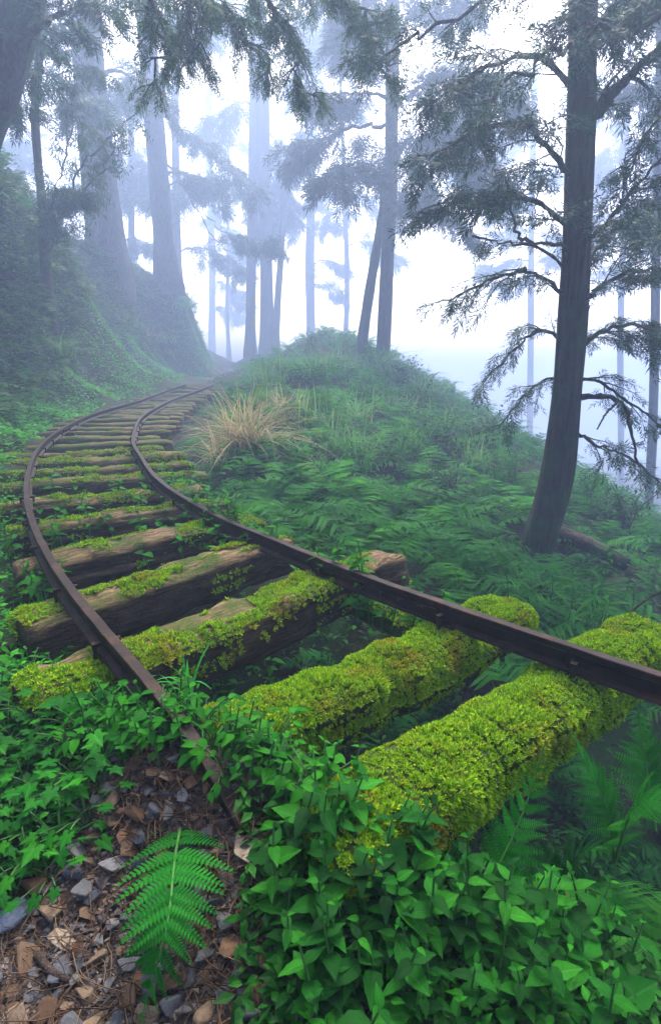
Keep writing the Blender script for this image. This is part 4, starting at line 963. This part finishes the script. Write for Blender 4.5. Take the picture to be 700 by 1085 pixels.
# grit
grit = [stone_mesh(500+k, 'stone_grey', .6, 7) for k in range(3)]
def me_proto(me):
    V = np.array([v.co[:] for v in me.vertices]); return (V, np.array([p.vertices[:] for p in me.polygons if len(p.vertices) == 3], int).reshape(-1, 3), np.array([p.vertices[:] for p in me.polygons if len(p.vertices) == 4], int).reshape(-1, 4))
def hull_proto(seed):
    r = np.random.default_rng(seed); bm = bmesh.new()
    for k in range(8): v = r.normal(0, 1, 3); v /= np.linalg.norm(v); bm.verts.new(v*np.array([.5, .4, .3]))
    bmesh.ops.convex_hull(bm, input=bm.verts); bmesh.ops.triangulate(bm, faces=bm.faces); me = bpy.data.meshes.new('grit'); bm.to_mesh(me); bm.free(); p = me_proto(me); bpy.data.meshes.remove(me); return p
GP = [hull_proto(k) for k in range(4)]
gm, nt, N_, L_, b_ = nodes('grit')
L_.new(ramp(N_, L_, N_.new('ShaderNodeNewGeometry').outputs['Random Per Island'], [(0, (.02, .018, .018)), (.4, (.06, .055, .055)), (.7, (.09, .06, .04)), (1, (.16, .14, .12))]), b_.inputs['Base Color']); b_.inputs['Roughness'].default_value = .6
Q = scatter_in(gp, 3800); g = Geo(); Mx = rotmats(rng.uniform(0, 6.28, len(Q)), rng.uniform(-.5, .5, len(Q)), rng.uniform(-.5, .5, len(Q)), .006+.018*rng.random(len(Q))**2, np.c_[Q, zt(Q[:, 0], Q[:, 1])+.013])
for k in range(4): g.scatter(GP[k], Mx[k::4])
thing('grit', 'fine grit and broken shale between the stones', 'gravel', data=g.mesh('grit', gm), kind='stuff')
# needle litter and twigs
def twig_proto(seed, curl=.3):
    r = np.random.default_rng(seed); g = Geo(); tube(g, catmull([(0, -.5, 0), (r.uniform(-curl, curl)*.4, -.1, .04), (r.uniform(-curl, curl)*.4, .2, .05), (0, .5, 0)], 6), .011, 3, False); return g.proto()
TW = [twig_proto(k) for k in range(5)]
Q = np.vstack([scatter_in(gp, 1500), scatter_in(region([(60, 800), (150, 815), (260, 870), (330, 980), (340, 1085), (250, 1085), (120, 900), (60, 870)], -.3), 900)]); Nq = len(Q); g = Geo()
Mx = rotmats(rng.normal(.9, .9, Nq), rng.uniform(-.18, .18, Nq), rng.uniform(-.2, .2, Nq), .02+.10*rng.random(Nq)**2, np.c_[Q, zt(Q[:, 0], Q[:, 1])+.014+.014*rng.random(Nq)])
for k in range(5): g.scatter(TW[k], Mx[k::5])
thing('needle_litter', 'reddish brown fallen needles and twig bits over the gravel', 'leaf litter', data=g.mesh('needle_litter', M['litter']), kind='stuff')
def stick(pts, r0, r1, label):
    g = Geo(); p = catmull(pts, 14); tube(g, p, np.linspace(r0, r1, 14), 6); thing('stick', label, 'stick', data=g.mesh('stick', M['bark'], True))
def gz(px, py, up=.01): q = atz(px, py, -.29); q[2] = zt1(q[0], q[1])+up; return q
stick([gz(40, 1015, .02), gz(55, 1035, .03), gz(75, 1042, .02)], .009, .006, 'short thick brown stick at the lower left of the gravel')
stick([gz(175, 1055), gz(190, 1050, .03), gz(200, 1070, .03), gz(215, 1100)], .003, .002, 'thin curved twig at the bottom beside the frond tip')
stick([gz(88, 895, .02), gz(120, 875, .03), gz(165, 850, .03), gz(210, 845, .02)], .004, .002, 'long thin twig across the top of the gravel')
stick([gz(170, 890, .02), gz(200, 850, .04), gz(215, 815, .06)], .003, .002, 'dead twig leaning up to the rail end')
stick([atz(80, 755, -.25), atz(78, 742, -.2), atz(82, 722, -.13)], .008, .006, 'broken orange stub of wood left of the rail')
stick([atz(360, 825, -.4), atz(372, 812, -.33), atz(380, 795, -.3), atz(366, 802, -.3)], .003, .002, 'bent pale dead stalk between the two near mossy sleepers')
stick([at(655, 665, 2.6), at(672, 645, 2.6), at(690, 632, 2.6), at(720, 618, 2.55)], .007, .004, 'thin bare branch rising at the right edge behind the rail')

# ------------------------------------------------------------------ trees
def spray_proto(seed, nb=9, flat=.35, hang=.0):
    """feathery conifer twig along +Y, about one unit long"""
    r = np.random.default_rng(seed); g = Geo()
    for k in range(nb):
        t = k/nb
        for s in (-1, 1):
            p = np.array([0, .08+.85*t, -.12*t*t]); l = (.42*(1-.65*t)+.05)*r.uniform(.7, 1.2); a = r.uniform(.55, .95)
            d = np.array([s*math.sin(a), math.cos(a), r.normal(-.12, flat)]); d /= np.linalg.norm(d); w = np.cross(d, (r.normal(0, .4), r.normal(0, .4), 1)); w /= np.linalg.norm(w); w *= .024
            g.add([p, p+d*l*.45+w, p+d*l, p+d*l*.45-w], [(0, 1, 2, 3)])
    g.add([(0, .8, -.1), (.03, .95, -.15), (0, 1.15, -.22), (-.03, .95, -.15)], [(0, 1, 2, 3)])
    return g.proto()
SPRAY = [spray_proto(k) for k in range(4)]
def leaf_spray_proto(seed):
    r = np.random.default_rng(seed); g = Geo(); V, F, _ = leaf_geo(1, .2, 2, .2, .3); V = np.array(V)
    for k in range(9):
        a = r.uniform(0, 6.28); el = r.uniform(-1.1, .2); Mx = rotmats(np.array([a]), np.array([el]), np.array([0.0]), np.array([r.uniform(.25, .42)]), np.array([[r.normal(0, .05), .1*k, -.02*k]]))[0]
        g.add(V @ Mx[:3, :3].T+Mx[:3, 3], F)
    return g.proto()
LSPRAY = [leaf_spray_proto(k) for k in range(3)]

class Tree:
    def __init__(s, name, label, trunks, mat='bark', cat='tree', sides=14, seed=0, foliage='conifer', flare=1.3):
        s.k = TK; s.r = np.random.default_rng(seed); base = np.array(trunks[0][0][:3], float); s.base = base
        s.root = thing(name, label, cat, base); s.mat = mat; s.tips = Geo(); s.fol = Geo(); s.foliage = foliage; s.trunks = []
        for t in trunks:
            T_ = np.array(t, float); C_ = catmull(T_, 60); s.trunks.append(C_)
            h = np.r_[0, np.cumsum(np.linalg.norm(np.diff(C_[:, :3], axis=0), axis=1))]; hb = np.maximum(0, h-np.linalg.norm(T_[1, :3]-T_[0, :3])); R = C_[:, 3]*(1+(flare-1)*np.exp(-hb/(C_[0, 3]*1.6)))
            ph = s.r.uniform(0, 6.28, 6); hh = h
            def ridge(u, th, ph=ph, L=h[-1], hs=np.linalg.norm(T_[1, :3]-T_[0, :3])):
                f = math.exp(-max(0, u*L-hs)/.5)
                return 1+.06*np.sin(5*th+ph[0]+u*3)+.04*np.sin(9*th+ph[1]-u*5)+.22*f*np.maximum(0, np.sin(4*th+ph[2]))+.03*np.sin(u*40+2*th+ph[3])
            g = Geo(); tube(g, C_[:, :3]-base, R, sides, True, ridge); o = obj('trunk', g.mesh('trunk', M[mat], True), s.root)
    def limb(s, pts, r0, r1=.008, dens=1.0, side=.5, droop=.5, tw=.28, start=.15, bare=False, spread=1.0):
        pts = np.asarray(pts, float); C_ = catmull(pts, 22); side = side*s.k; tw = tw*s.k; r0 = r0*s.k; r1 = r1*s.k
        C_[1:-1] += s.r.normal(0, .012*np.linalg.norm(C_[-1]-C_[0]), (20, 3))*np.array([1, 1, .7])
        g = Geo(); tube(g, C_-s.base, np.linspace(r0, r1, 22)*(1+.15*s.r.normal(0, 1, 22)), 6); obj('limb', g.mesh('limb', M[s.mat], True), s.root)
        if bare: return
        L = np.linalg.norm(np.diff(C_, axis=0), axis=1).sum(); ns = max(3, int(L*7*dens/s.k)); T, A, B = frames(C_)
        pos = []; dirs = []
        for k in range(ns):
            t = start+(1-start)*(k+.5)/ns; i = min(21, int(t*21.99)); sd = (-1 if k % 2 else 1)
            x = np.cross(T[i], (0, 0, 1)); x /= np.linalg.norm(x)+1e-9
            d = x*sd*s.r.uniform(.4, 1.0)*spread+T[i]*s.r.uniform(.5, 1.1)+np.array([0, 0, s.r.uniform(-.5, .45)]); d /= np.linalg.norm(d)
            l = side*s.r.uniform(.5, 1.15)*(1.1-.6*t); m_ = 8; q = C_[i].copy(); c = [q.copy()]
            for j in range(m_):
                q = q+d*l/m_; d = d+np.array([0, 0, -droop*.12])+s.r.normal(0, .10, 3); d /= np.linalg.norm(d); c.append(q.copy())
                if j > 0:
                    for _ in range(2 if tw/s.k > .2 else 1):
                        a = np.cross(d, (0, 0, 1)); a /= np.linalg.norm(a)+1e-9
                        dd_ = d*.7+a*s.r.normal(0, .7)+np.array([0, 0, s.r.normal(-.25, .25)]); pos.append(q+s.r.normal(0, .02, 3)); dirs.append(dd_)
            tube(s.tips, np.array(c)[::2]-s.base, np.linspace(r1*.8+.003, .002, 5), 3, False)
            pos.append(q); dirs.append(d)
        pos = np.array(pos); N = len(pos); Mx = aligned(np.array(dirs), s.r.normal(0, .35, (N, 3)), tw*s.r.uniform(.6, 1.2, N), pos-s.base)
        pr = LSPRAY if s.foliage == 'willow' else SPRAY
        for k in range(len(pr)): s.fol.scatter(pr[k], Mx[k::len(pr)])
    def auto(s, n, z0, z1, lmin, lmax, trunk=0, az=None, dens=.8, side=.6, tw=.4, droop=.6, rise=.15, r0=.035):
        C_ = s.trunks[trunk]; z0 = .85+(z0-.85)*s.k; z1 = .85+(z1-.85)*s.k; lmin *= s.k; lmax *= s.k
        for k in range(n):
            z = z0+(z1-z0)*(k+s.r.uniform(0, 1))/n; i = np.argmin(abs(C_[:, 2]-z)); p = C_[i, :3]; a = s.r.uniform(0, 6.28) if az is None else s.r.uniform(*az)
            l = s.r.uniform(lmin, lmax); d = np.array([math.cos(a), math.sin(a), 0]); up = s.r.uniform(-.1, rise*2)
            s.limb([p, p+d*l*.35+np.array([0, 0, l*up*.5]), p+d*l*.7+np.array([0, 0, l*(up*.5-.08)]), p+d*l+np.array([0, 0, l*(up*.3-.28*droop)])], r0*s.r.uniform(.7, 1.2), .007, dens, side, droop, tw)
    def done(s, matname=None):
        m_ = matname or s.foliage
        if s.fol.n: obj('crown', s.fol.mesh('crown', M[m_]), s.root)['kind'] = 'stuff'
        if s.tips.n: obj('branchlets', s.tips.mesh('branchlets', M[s.mat]), s.root)['kind'] = 'stuff'

def tp(px, py, Y, w): p = atf(px, py, Y); return (*p, .78*w*.5*far(Y)/F_PX)        # trunk point from photo direction, distance and apparent width
def below(pt, d=.5): return (pt[0], pt[1], pt[2]-d, pt[3]*1.05)
def trunk(*pts, top=None):
    pts = list(pts); p = [below(pts[0], max(.3, pts[0][2]-zt1(pts[0][0], pts[0][1])+.9))]+pts
    if top:
        top = .85+(top-.85)*TK
        a, b = np.array(p[-2]), np.array(p[-1]); q = np.array(b); q[:3] = b[:3]+(b[:3]-a[:3])/max(.2, b[2]-a[2])*(top-b[2]); q[3] = max(.03, b[3]*.45); p.append(tuple((np.array(b)+q)/2)); p.append(tuple(q))
    return p

# the big cedar on the right
setk(6)
G = Tree('cedar_tree', 'tall dark cedar with a curved base leaning over the slope on the right', [trunk(tp(548, 632, 6.1, 48), tp(571, 570, 6.05, 45), tp(590, 500, 6.0, 42), tp(601, 400, 6.0, 37), tp(608, 300, 6.0, 36), tp(613, 180, 6.0, 33), tp(616, 60, 6.0, 31), tp(617, -30, 6.0, 29), top=9.5)], 'bark_mossy', seed=1, sides=20, flare=1.12)
def GL(px, r0=.03, **k): G.limb([at(*p) for p in px], r0, **k)
GL([(612, 200, 6), (575, 150, 5.8), (530, 130, 5.6), (455, 165, 5.4)], .03, dens=1.5, side=.75, tw=.24)
GL([(612, 250, 6), (570, 215, 5.7), (520, 205, 5.3), (470, 215, 5.1)], .028, dens=1.4, side=.65, tw=.24)
GL([(613, 100, 6), (570, 60, 5.9), (520, 70, 5.8), (470, 95, 5.6)], .03, dens=1.4, side=.8, tw=.24)
GL([(606, 320, 6), (570, 290, 5.8), (530, 292, 5.6), (478, 318, 5.5)], .026, dens=1.5, side=.5, tw=.2)
GL([(604, 370, 6), (575, 350, 6.2), (545, 370, 6.3), (512, 405, 6.3)], .024, dens=1.5, side=.5, tw=.2)
GL([(603, 410, 6), (585, 400, 6.3), (560, 415, 6.5), (530, 450, 6.5)], .02, dens=1.4, side=.42, tw=.2)
GL([(615, 140, 6), (640, 110, 5.9), (668, 78, 5.8), (715, 40, 5.7)], .07, dens=.9, side=.6, tw=.24, r1=.03)
GL([(610, 260, 6), (640, 240, 5.8), (670, 200, 5.5), (720, 150, 5.3)], .03, dens=1.3, side=.6, tw=.22)
GL([(607, 330, 6), (640, 300, 5.8), (680, 285, 5.6), (740, 290, 5.5)], .03, dens=1.6, side=.6, tw=.22)
GL([(605, 370, 6), (640, 350, 6.2), (680, 345, 6.3), (740, 365, 6.4)], .028, dens=1.6, side=.6, tw=.22)
GL([(606, 300, 6), (640, 255, 6.4), (680, 235, 6.8), (740, 230, 7)], .03, dens=1.5, side=.7, tw=.24)
GL([(600, 425, 6), (630, 420, 5.9), (655, 425, 5.8), (668, 455, 5.8), (675, 490, 5.8)], .032, bare=True, r1=.012)
GL([(655, 425, 5.8), (640, 440, 5.7), (632, 455, 5.7)], .014, bare=True)
GL([(603, 400, 6), (635, 405, 6.1), (670, 430, 6.1), (705, 455, 6.1)], .022, dens=1.3, side=.45, tw=.2)
GL([(600, 455, 6), (630, 470, 6.0), (665, 485, 5.9), (710, 520, 5.9)], .022, dens=1.3, side=.4, tw=.2)
GL([(607, 260, 6), (560, 255, 5.7), (545, 240, 5.6), (535, 190, 5.6)], .02, bare=True)
GL([(605, 290, 6), (570, 262, 5.8), (540, 258, 5.7), (500, 250, 5.6)], .016, dens=.5, side=.3, tw=.18)
GL([(614, 60, 6), (640, 20, 6.2), (690, -10, 6.4), (740, -20, 6.5)], .03, dens=1.4, side=.8, tw=.26)
G.auto(4, 5.5, 9, 1.0, 1.6, dens=.7, side=.7, tw=.3)
G.done()

# twin-stemmed trees on the mound
setk(15.6)
Ft = Tree('cedar_tree', 'hazy tall twin-stemmed cedar standing on the mound left of the bright gap', [trunk(tp(405, 386, 15.6, 18), tp(409, 300, 15.6, 17), tp(413, 200, 15.6, 16), tp(415, 80, 15.6, 15), tp(416, -20, 15.6, 14), top=12.5),
    trunk(tp(382, 374, 15.9, 14), tp(391, 310, 15.85, 13), tp(401, 250, 15.75, 11), tp(408, 205, 15.7, 9))], 'bark', seed=2, flare=1.12)
Ft.auto(10, 4.5, 10, 2.0, 4.2, dens=.9, side=1.0, tw=.55, r0=.05)
Ft.limb([atf(412, 180, 15.6),  atf(440, 150, 14.2),  atf(480, 150, 13.6),  atf(530, 190, 13)], .05, dens=1.2, side=1.0, tw=.5)
Ft.limb([atf(413, 120, 15.6),  atf(445, 90, 14.2),  atf(490, 80, 13.6),  atf(545, 100, 13)], .05, dens=1.2, side=1.1, tw=.5)
Ft.limb([atf(412, 230, 15.6),  atf(440, 215, 14.5),  atf(470, 225, 14.2),  atf(500, 250, 14)], .03, dens=.8, side=.7, tw=.4)
Ft.done()
setk(25.2)
E3 = Tree('cedar_tree', 'misty group of three cedar stems where the path disappears', [trunk(tp(265, 372, 25.2, 13), tp(266, 280, 25.2, 12), tp(269, 160, 25.2, 13), tp(270, 40, 25.2, 12), top=15),
    trunk(tp(283, 371, 25.1, 18), tp(282, 280, 25.1, 15), tp(280, 160, 25.1, 14), tp(277, 40, 25.1, 14), top=15), trunk(tp(291, 368, 25, 11), tp(294, 320, 25, 9), tp(299, 250, 25, 7), tp(302, 170, 25, 6))], 'bark', seed=3, flare=1.4)
E3.auto(9, 5.2, 14, 2.2, 4.8, dens=.8, side=1.2, tw=.7, r0=.05, trunk=1)
E3.done()
# left bank trees
setk(16.2)
Ta = Tree('cedar_tree', 'thick double-trunked tree leaning left on top of the left bank', [trunk(tp(121, 276, 16.2, 30), tp(115, 220, 16.2, 27), tp(107, 150, 16.2, 25), tp(98, 60, 16.2, 23), tp(91, -20, 16.2, 21), top=10.5),
    trunk(tp(100, 266, 16.9, 16), tp(94, 200, 16.9, 15), tp(87, 110, 16.9, 14), tp(80, 20, 16.9, 13), top=9.5)], 'bark_grey', seed=4)
Ta.auto(6, 6.0, 10.5, 1.8, 3.6, dens=.8, side=.9, tw=.45, r0=.05)
Ta.done()
setk(19.5)
Tb = Tree('cedar_tree', 'single straight cedar with flared foot at the end of the left bank', [trunk(tp(178, 292, 19.5, 27), tp(174, 250, 19.5, 24), tp(168, 180, 19.5, 24), tp(160, 90, 19.5, 22), tp(153, 10, 19.5, 20), top=11)], 'bark_grey', seed=5)
Tb.auto(6, 5.5, 11.5, 1.8, 3.8, dens=.8, side=.9, tw=.5, r0=.045)
Tb.limb([atf(172, 170, 19.5),  atf(200, 205, 19.2),  atf(225, 250, 19.0),  atf(245, 268, 18.9)], .03, bare=True)
Tb.limb([atf(200, 205, 19.2),  atf(230, 240, 18.8),  atf(262, 255, 18.6),  atf(290, 262, 18.4)], .02, dens=.9, side=.7, tw=.4, start=.4)
Tb.limb([atf(168, 120, 19.5),  atf(200, 140, 19.2),  atf(240, 170, 18.8),  atf(265, 200, 18.6)], .03, dens=.8, side=.8, tw=.45)
Tb.done()
def slim(label, px, Y_, w, y0, y1, lean=0, seed=0, n=8, top=12, mat='bark_grey'):
    setk(Y_)
    t = Tree('misty_tree', label, [trunk(tp(px, y0, Y_, w), tp(px+lean*.5+U(-2.5, 2.5), y0+(y1-y0)*.35, Y_, w*.95), tp(px+lean*.7+U(-2.5, 2.5), y0+(y1-y0)*.7, Y_, w*.9), tp(px+lean, y1, Y_, w*.85), top=top)], mat, seed=seed, sides=8, flare=1.3)
    t.auto(int(n*.5), 4.5, top-1, 1.5, 3.5, dens=.7, side=1.1, tw=.7, r0=.04); t.done(); return t
slim('slender misty trunk just right of the straight bank cedar', 188, 26, 10, 292, 60, -1, 21, 8)
slim('faint slim trunk between the two big left trees', 140, 28, 8, 285, 100, -1, 22, 8)
slim('very faint thin trunk over the end of the path', 242, 36, 5, 368, 250, 0, 23, 9, 14)
slim('faint distant trunk to the left of the twin cedar', 365, 30, 7, 375, 240, 1, 24, 10, 15)
slim('faint distant tree at far left behind the bank', 22, 26, 9, 215, 100, -2, 25, 8)
slim('pale leaning trunk at the right edge beyond the slope', 682, 14, 13, 600, 300, 12, 26, 16, 9)
slim('pale slender tree in the fog right of the leaning cedar', 655, 26, 9, 600, 250, 5, 27, 22, 13)
slim('ghostly tree in the fog right of the bright gap', 560, 30, 9, 520, 100, 6, 29, 22, 14)
slim('ghostly tree in the fog above the path', 330, 33, 12, 385, 100, -4, 30, 18, 17)
slim('second ghostly tree in the fog above the path', 225, 42, 9, 370, 100, -4, 31, 16, 17)
# dark leaning trunk at the far left edge
setk(9.5)
Tl = Tree('leaning_tree', 'dark thick trunk leaning in at the top left edge', [trunk(tp(-75, 300, 9.6, 60), tp(-45, 210, 9.4, 55), tp(-18, 130, 9.2, 52), tp(8, 60, 9.0, 48), tp(28, -20, 8.9, 44), top=7.5)], 'bark_mossy', seed=6)
Tl.auto(3, 4.6, 7.2, 1.2, 2.4, dens=1.0, side=.7, tw=.35)
Tl.limb([at(8, 60, 9), at(40, 30, 8.6), at(80, 10, 8.3), at(120, 0, 8)], .05, dens=1.0, side=.6, tw=.3)
Tl.done()
# thin crooked broadleaf tree with drooping narrow leaves
setk(11.7)
Tk = Tree('young_tree', 'thin crooked dark stem with drooping narrow leaves on the left bank', [trunk(tp(50, 300, 11.8, 11), tp(47, 235, 11.7, 11), tp(41, 180, 11.6, 10), tp(37, 120, 11.6, 10), tp(41, 70, 11.6, 9), tp(46, 20, 11.6, 11.2), tp(44, -30, 11.6, 7))], 'bark_mossy', seed=7, sides=8, foliage='willow', flare=1.2)
def KL(px, r0=.02, **k): Tk.limb([atf(*p) for p in px], r0, **k)
KL([(45, 40, 11.6), (60, 30, 11.4), (85, 12, 11.2), (110, -10, 11.1)], .03, dens=1.10, side=.45, tw=.32)
KL([(46, 240, 11.7), (62, 200, 11.5), (72, 150, 11.4), (80, 95, 11.3)], .02, dens=0.99, side=.45, tw=.3)
KL([(50, 260, 11.7), (72, 205, 11.4), (100, 165, 11.2), (145, 120, 11.1)], .022, dens=0.66, side=.45, tw=.27)
KL([(55, 240, 11.7), (85, 205, 11.3), (115, 170, 11.1), (122, 140, 11.0)], .018, dens=0.83, side=.3, tw=.27)
KL([(40, 150, 11.6), (28, 110, 11.4), (20, 70, 11.2), (5, 40, 11.2)], .014, dens=0.99, side=.45, tw=.3)
KL([(42, 60, 11.6), (25, 40, 11.4), (10, 30, 11.2), (-10, 35, 11.1)], .018, dens=1.10, side=.4, tw=.32)
KL([(43, 100, 11.6), (60, 80, 11.4), (85, 70, 11.2), (115, 80, 11.1)], .012, dens=0.99, side=.45, tw=.3)
KL([(52, 270, 11.7), (62, 240, 11.4), (78, 215, 11.2), (95, 205, 11.1)], .012, dens=1.38, side=.45, tw=.3)
KL([(48, 280, 11.8), (44, 250, 11.4), (52, 225, 11.2), (60, 205, 11.1)], .010, dens=1.38, side=.45, tw=.3)
Tk.done('willow')
# boughs reaching in overhead from trees that stand beside the camera
setk(5)
To = Tree('overhanging_cedar', 'near cedar whose drooping green sprays hang in at the top left', [trunk((-3.6, 2.3, zt1(-3.6, 2.3), .22), (-3.55, 2.4, 2.0, .19), (-3.5, 2.5, 4.5, .15), top=8.5)], 'bark_mossy', seed=8, foliage='conifer_near')
def OL(px, r0=.03, **k): To.limb([np.array((-3.5, 2.5, px[0][2] if False else 4.2))]+[at(*p) for p in px], r0, **k)
OL([(60, -40, 5.0), (150, -5, 5.6), (172, 35, 5.8), (160, 90, 5.9)], .03, dens=1.25, side=.34, tw=.14, start=.45, droop=.9)
OL([(120, -60, 5.0), (215, 0, 5.6), (250, 25, 5.8), (285, 75, 6.0)], .03, dens=1.25, side=.34, tw=.14, start=.42, droop=.9)
OL([(160, -80, 5.0), (270, -5, 5.4), (310, 40, 5.6), (330, 100, 5.8)], .03, dens=1.25, side=.34, tw=.14, start=.42, droop=.9)
OL([(100, -60, 4.6), (190, -15, 5.2), (200, 15, 5.4), (205, 60, 5.5)], .025, dens=1.25, side=.34, tw=.14, start=.45, droop=.9)
OL([(200, -90, 5.0), (330, -20, 5.8), (380, 20, 6.0), (410, 70, 6.2)], .028, dens=1.3, side=.32, tw=.15, start=.5, droop=.9)
To.done()
Tr = Tree('overhanging_tree', 'tree at the right whose bare dark branch crosses the top right corner', [trunk((4.4, 3.4, zt1(4.4, 3.4), .2), (4.4, 3.4, 2, .17), (4.3, 3.5, 4.5, .14), top=8)], 'bark_mossy', seed=9)
Tr.limb([(4.35, 3.45, 3.6), at(720, 8, 4.8), at(655, 25, 4.6), at(600, 52, 4.5), at(550, 82, 4.4), at(495, 112, 4.3)], .03, r1=.006, dens=.35, side=.3, tw=.14, start=.35)
Tr.limb([(4.35, 3.45, 4.0), at(720, -50, 5.2), at(600, -20, 5.4), at(520, 5, 5.4), at(430, 40, 5.4), at(385, 60, 5.4)], .028, r1=.006, dens=.6, side=.35, tw=.16, start=.4)
Tr.limb([(4.35, 3.45, 3.2), at(740, 90, 5.0), at(700, 120, 5.0), at(672, 170, 5.0), at(655, 205, 5.0)], .02, r1=.005, dens=.8, side=.3, tw=.16, start=.4)
Tr.limb([(4.35, 3.45, 4.4), at(735, -20, 5.2), at(690, 10, 5.2), at(640, 25, 5.3), at(600, 20, 5.3)], .02, r1=.005, dens=1.3, side=.4, tw=.2, start=.35)
Tr.done()
# fallen log behind the cedar
a = at(590, 560, 6.9); b = at(660, 625, 6.2); a[2] = zt1(a[0], a[1])+.14; b[2] = zt1(b[0], b[1])+.1
g = Geo(); c_ = (a+b)/2; tube(g, catmull([a-c_, (0, 0, .03), b-c_], 10), np.linspace(.11, .08, 10), 9)
thing('fallen_log', 'mossy fallen log lying on the slope behind the leaning cedar', 'log', c_, data=g.mesh('fallen_log', M['bark_mossy'], True))

# ------------------------------------------------------------------ haze
bm = bmesh.new(); bmesh.ops.create_cube(bm, size=1); bmesh.ops.transform(bm, matrix=Matrix.Translation((0, 3, 5)) @ Matrix.Diagonal((166, 166, 44, 1)), verts=bm.verts)
hm = bpy.data.materials.new('haze'); hm.use_nodes = True; hn = hm.node_tree; hn.nodes.remove(hn.nodes['Principled BSDF'])
pv = hn.nodes.new('ShaderNodeVolumePrincipled'); pv.inputs['Color'].default_value = (.52, .68, 1.0, 1); pv.inputs['Density'].default_value = HAZE_DENSITY; pv.inputs['Anisotropy'].default_value = .4
hn.links.new(pv.outputs[0], hn.nodes['Material Output'].inputs['Volume'])
ho = obj('haze', bm_mesh(bm, 'haze', hm)); ho['kind'] = 'stuff'; ho['label'] = 'pale blue forest mist filling the air between the trees'; ho['category'] = 'mist'
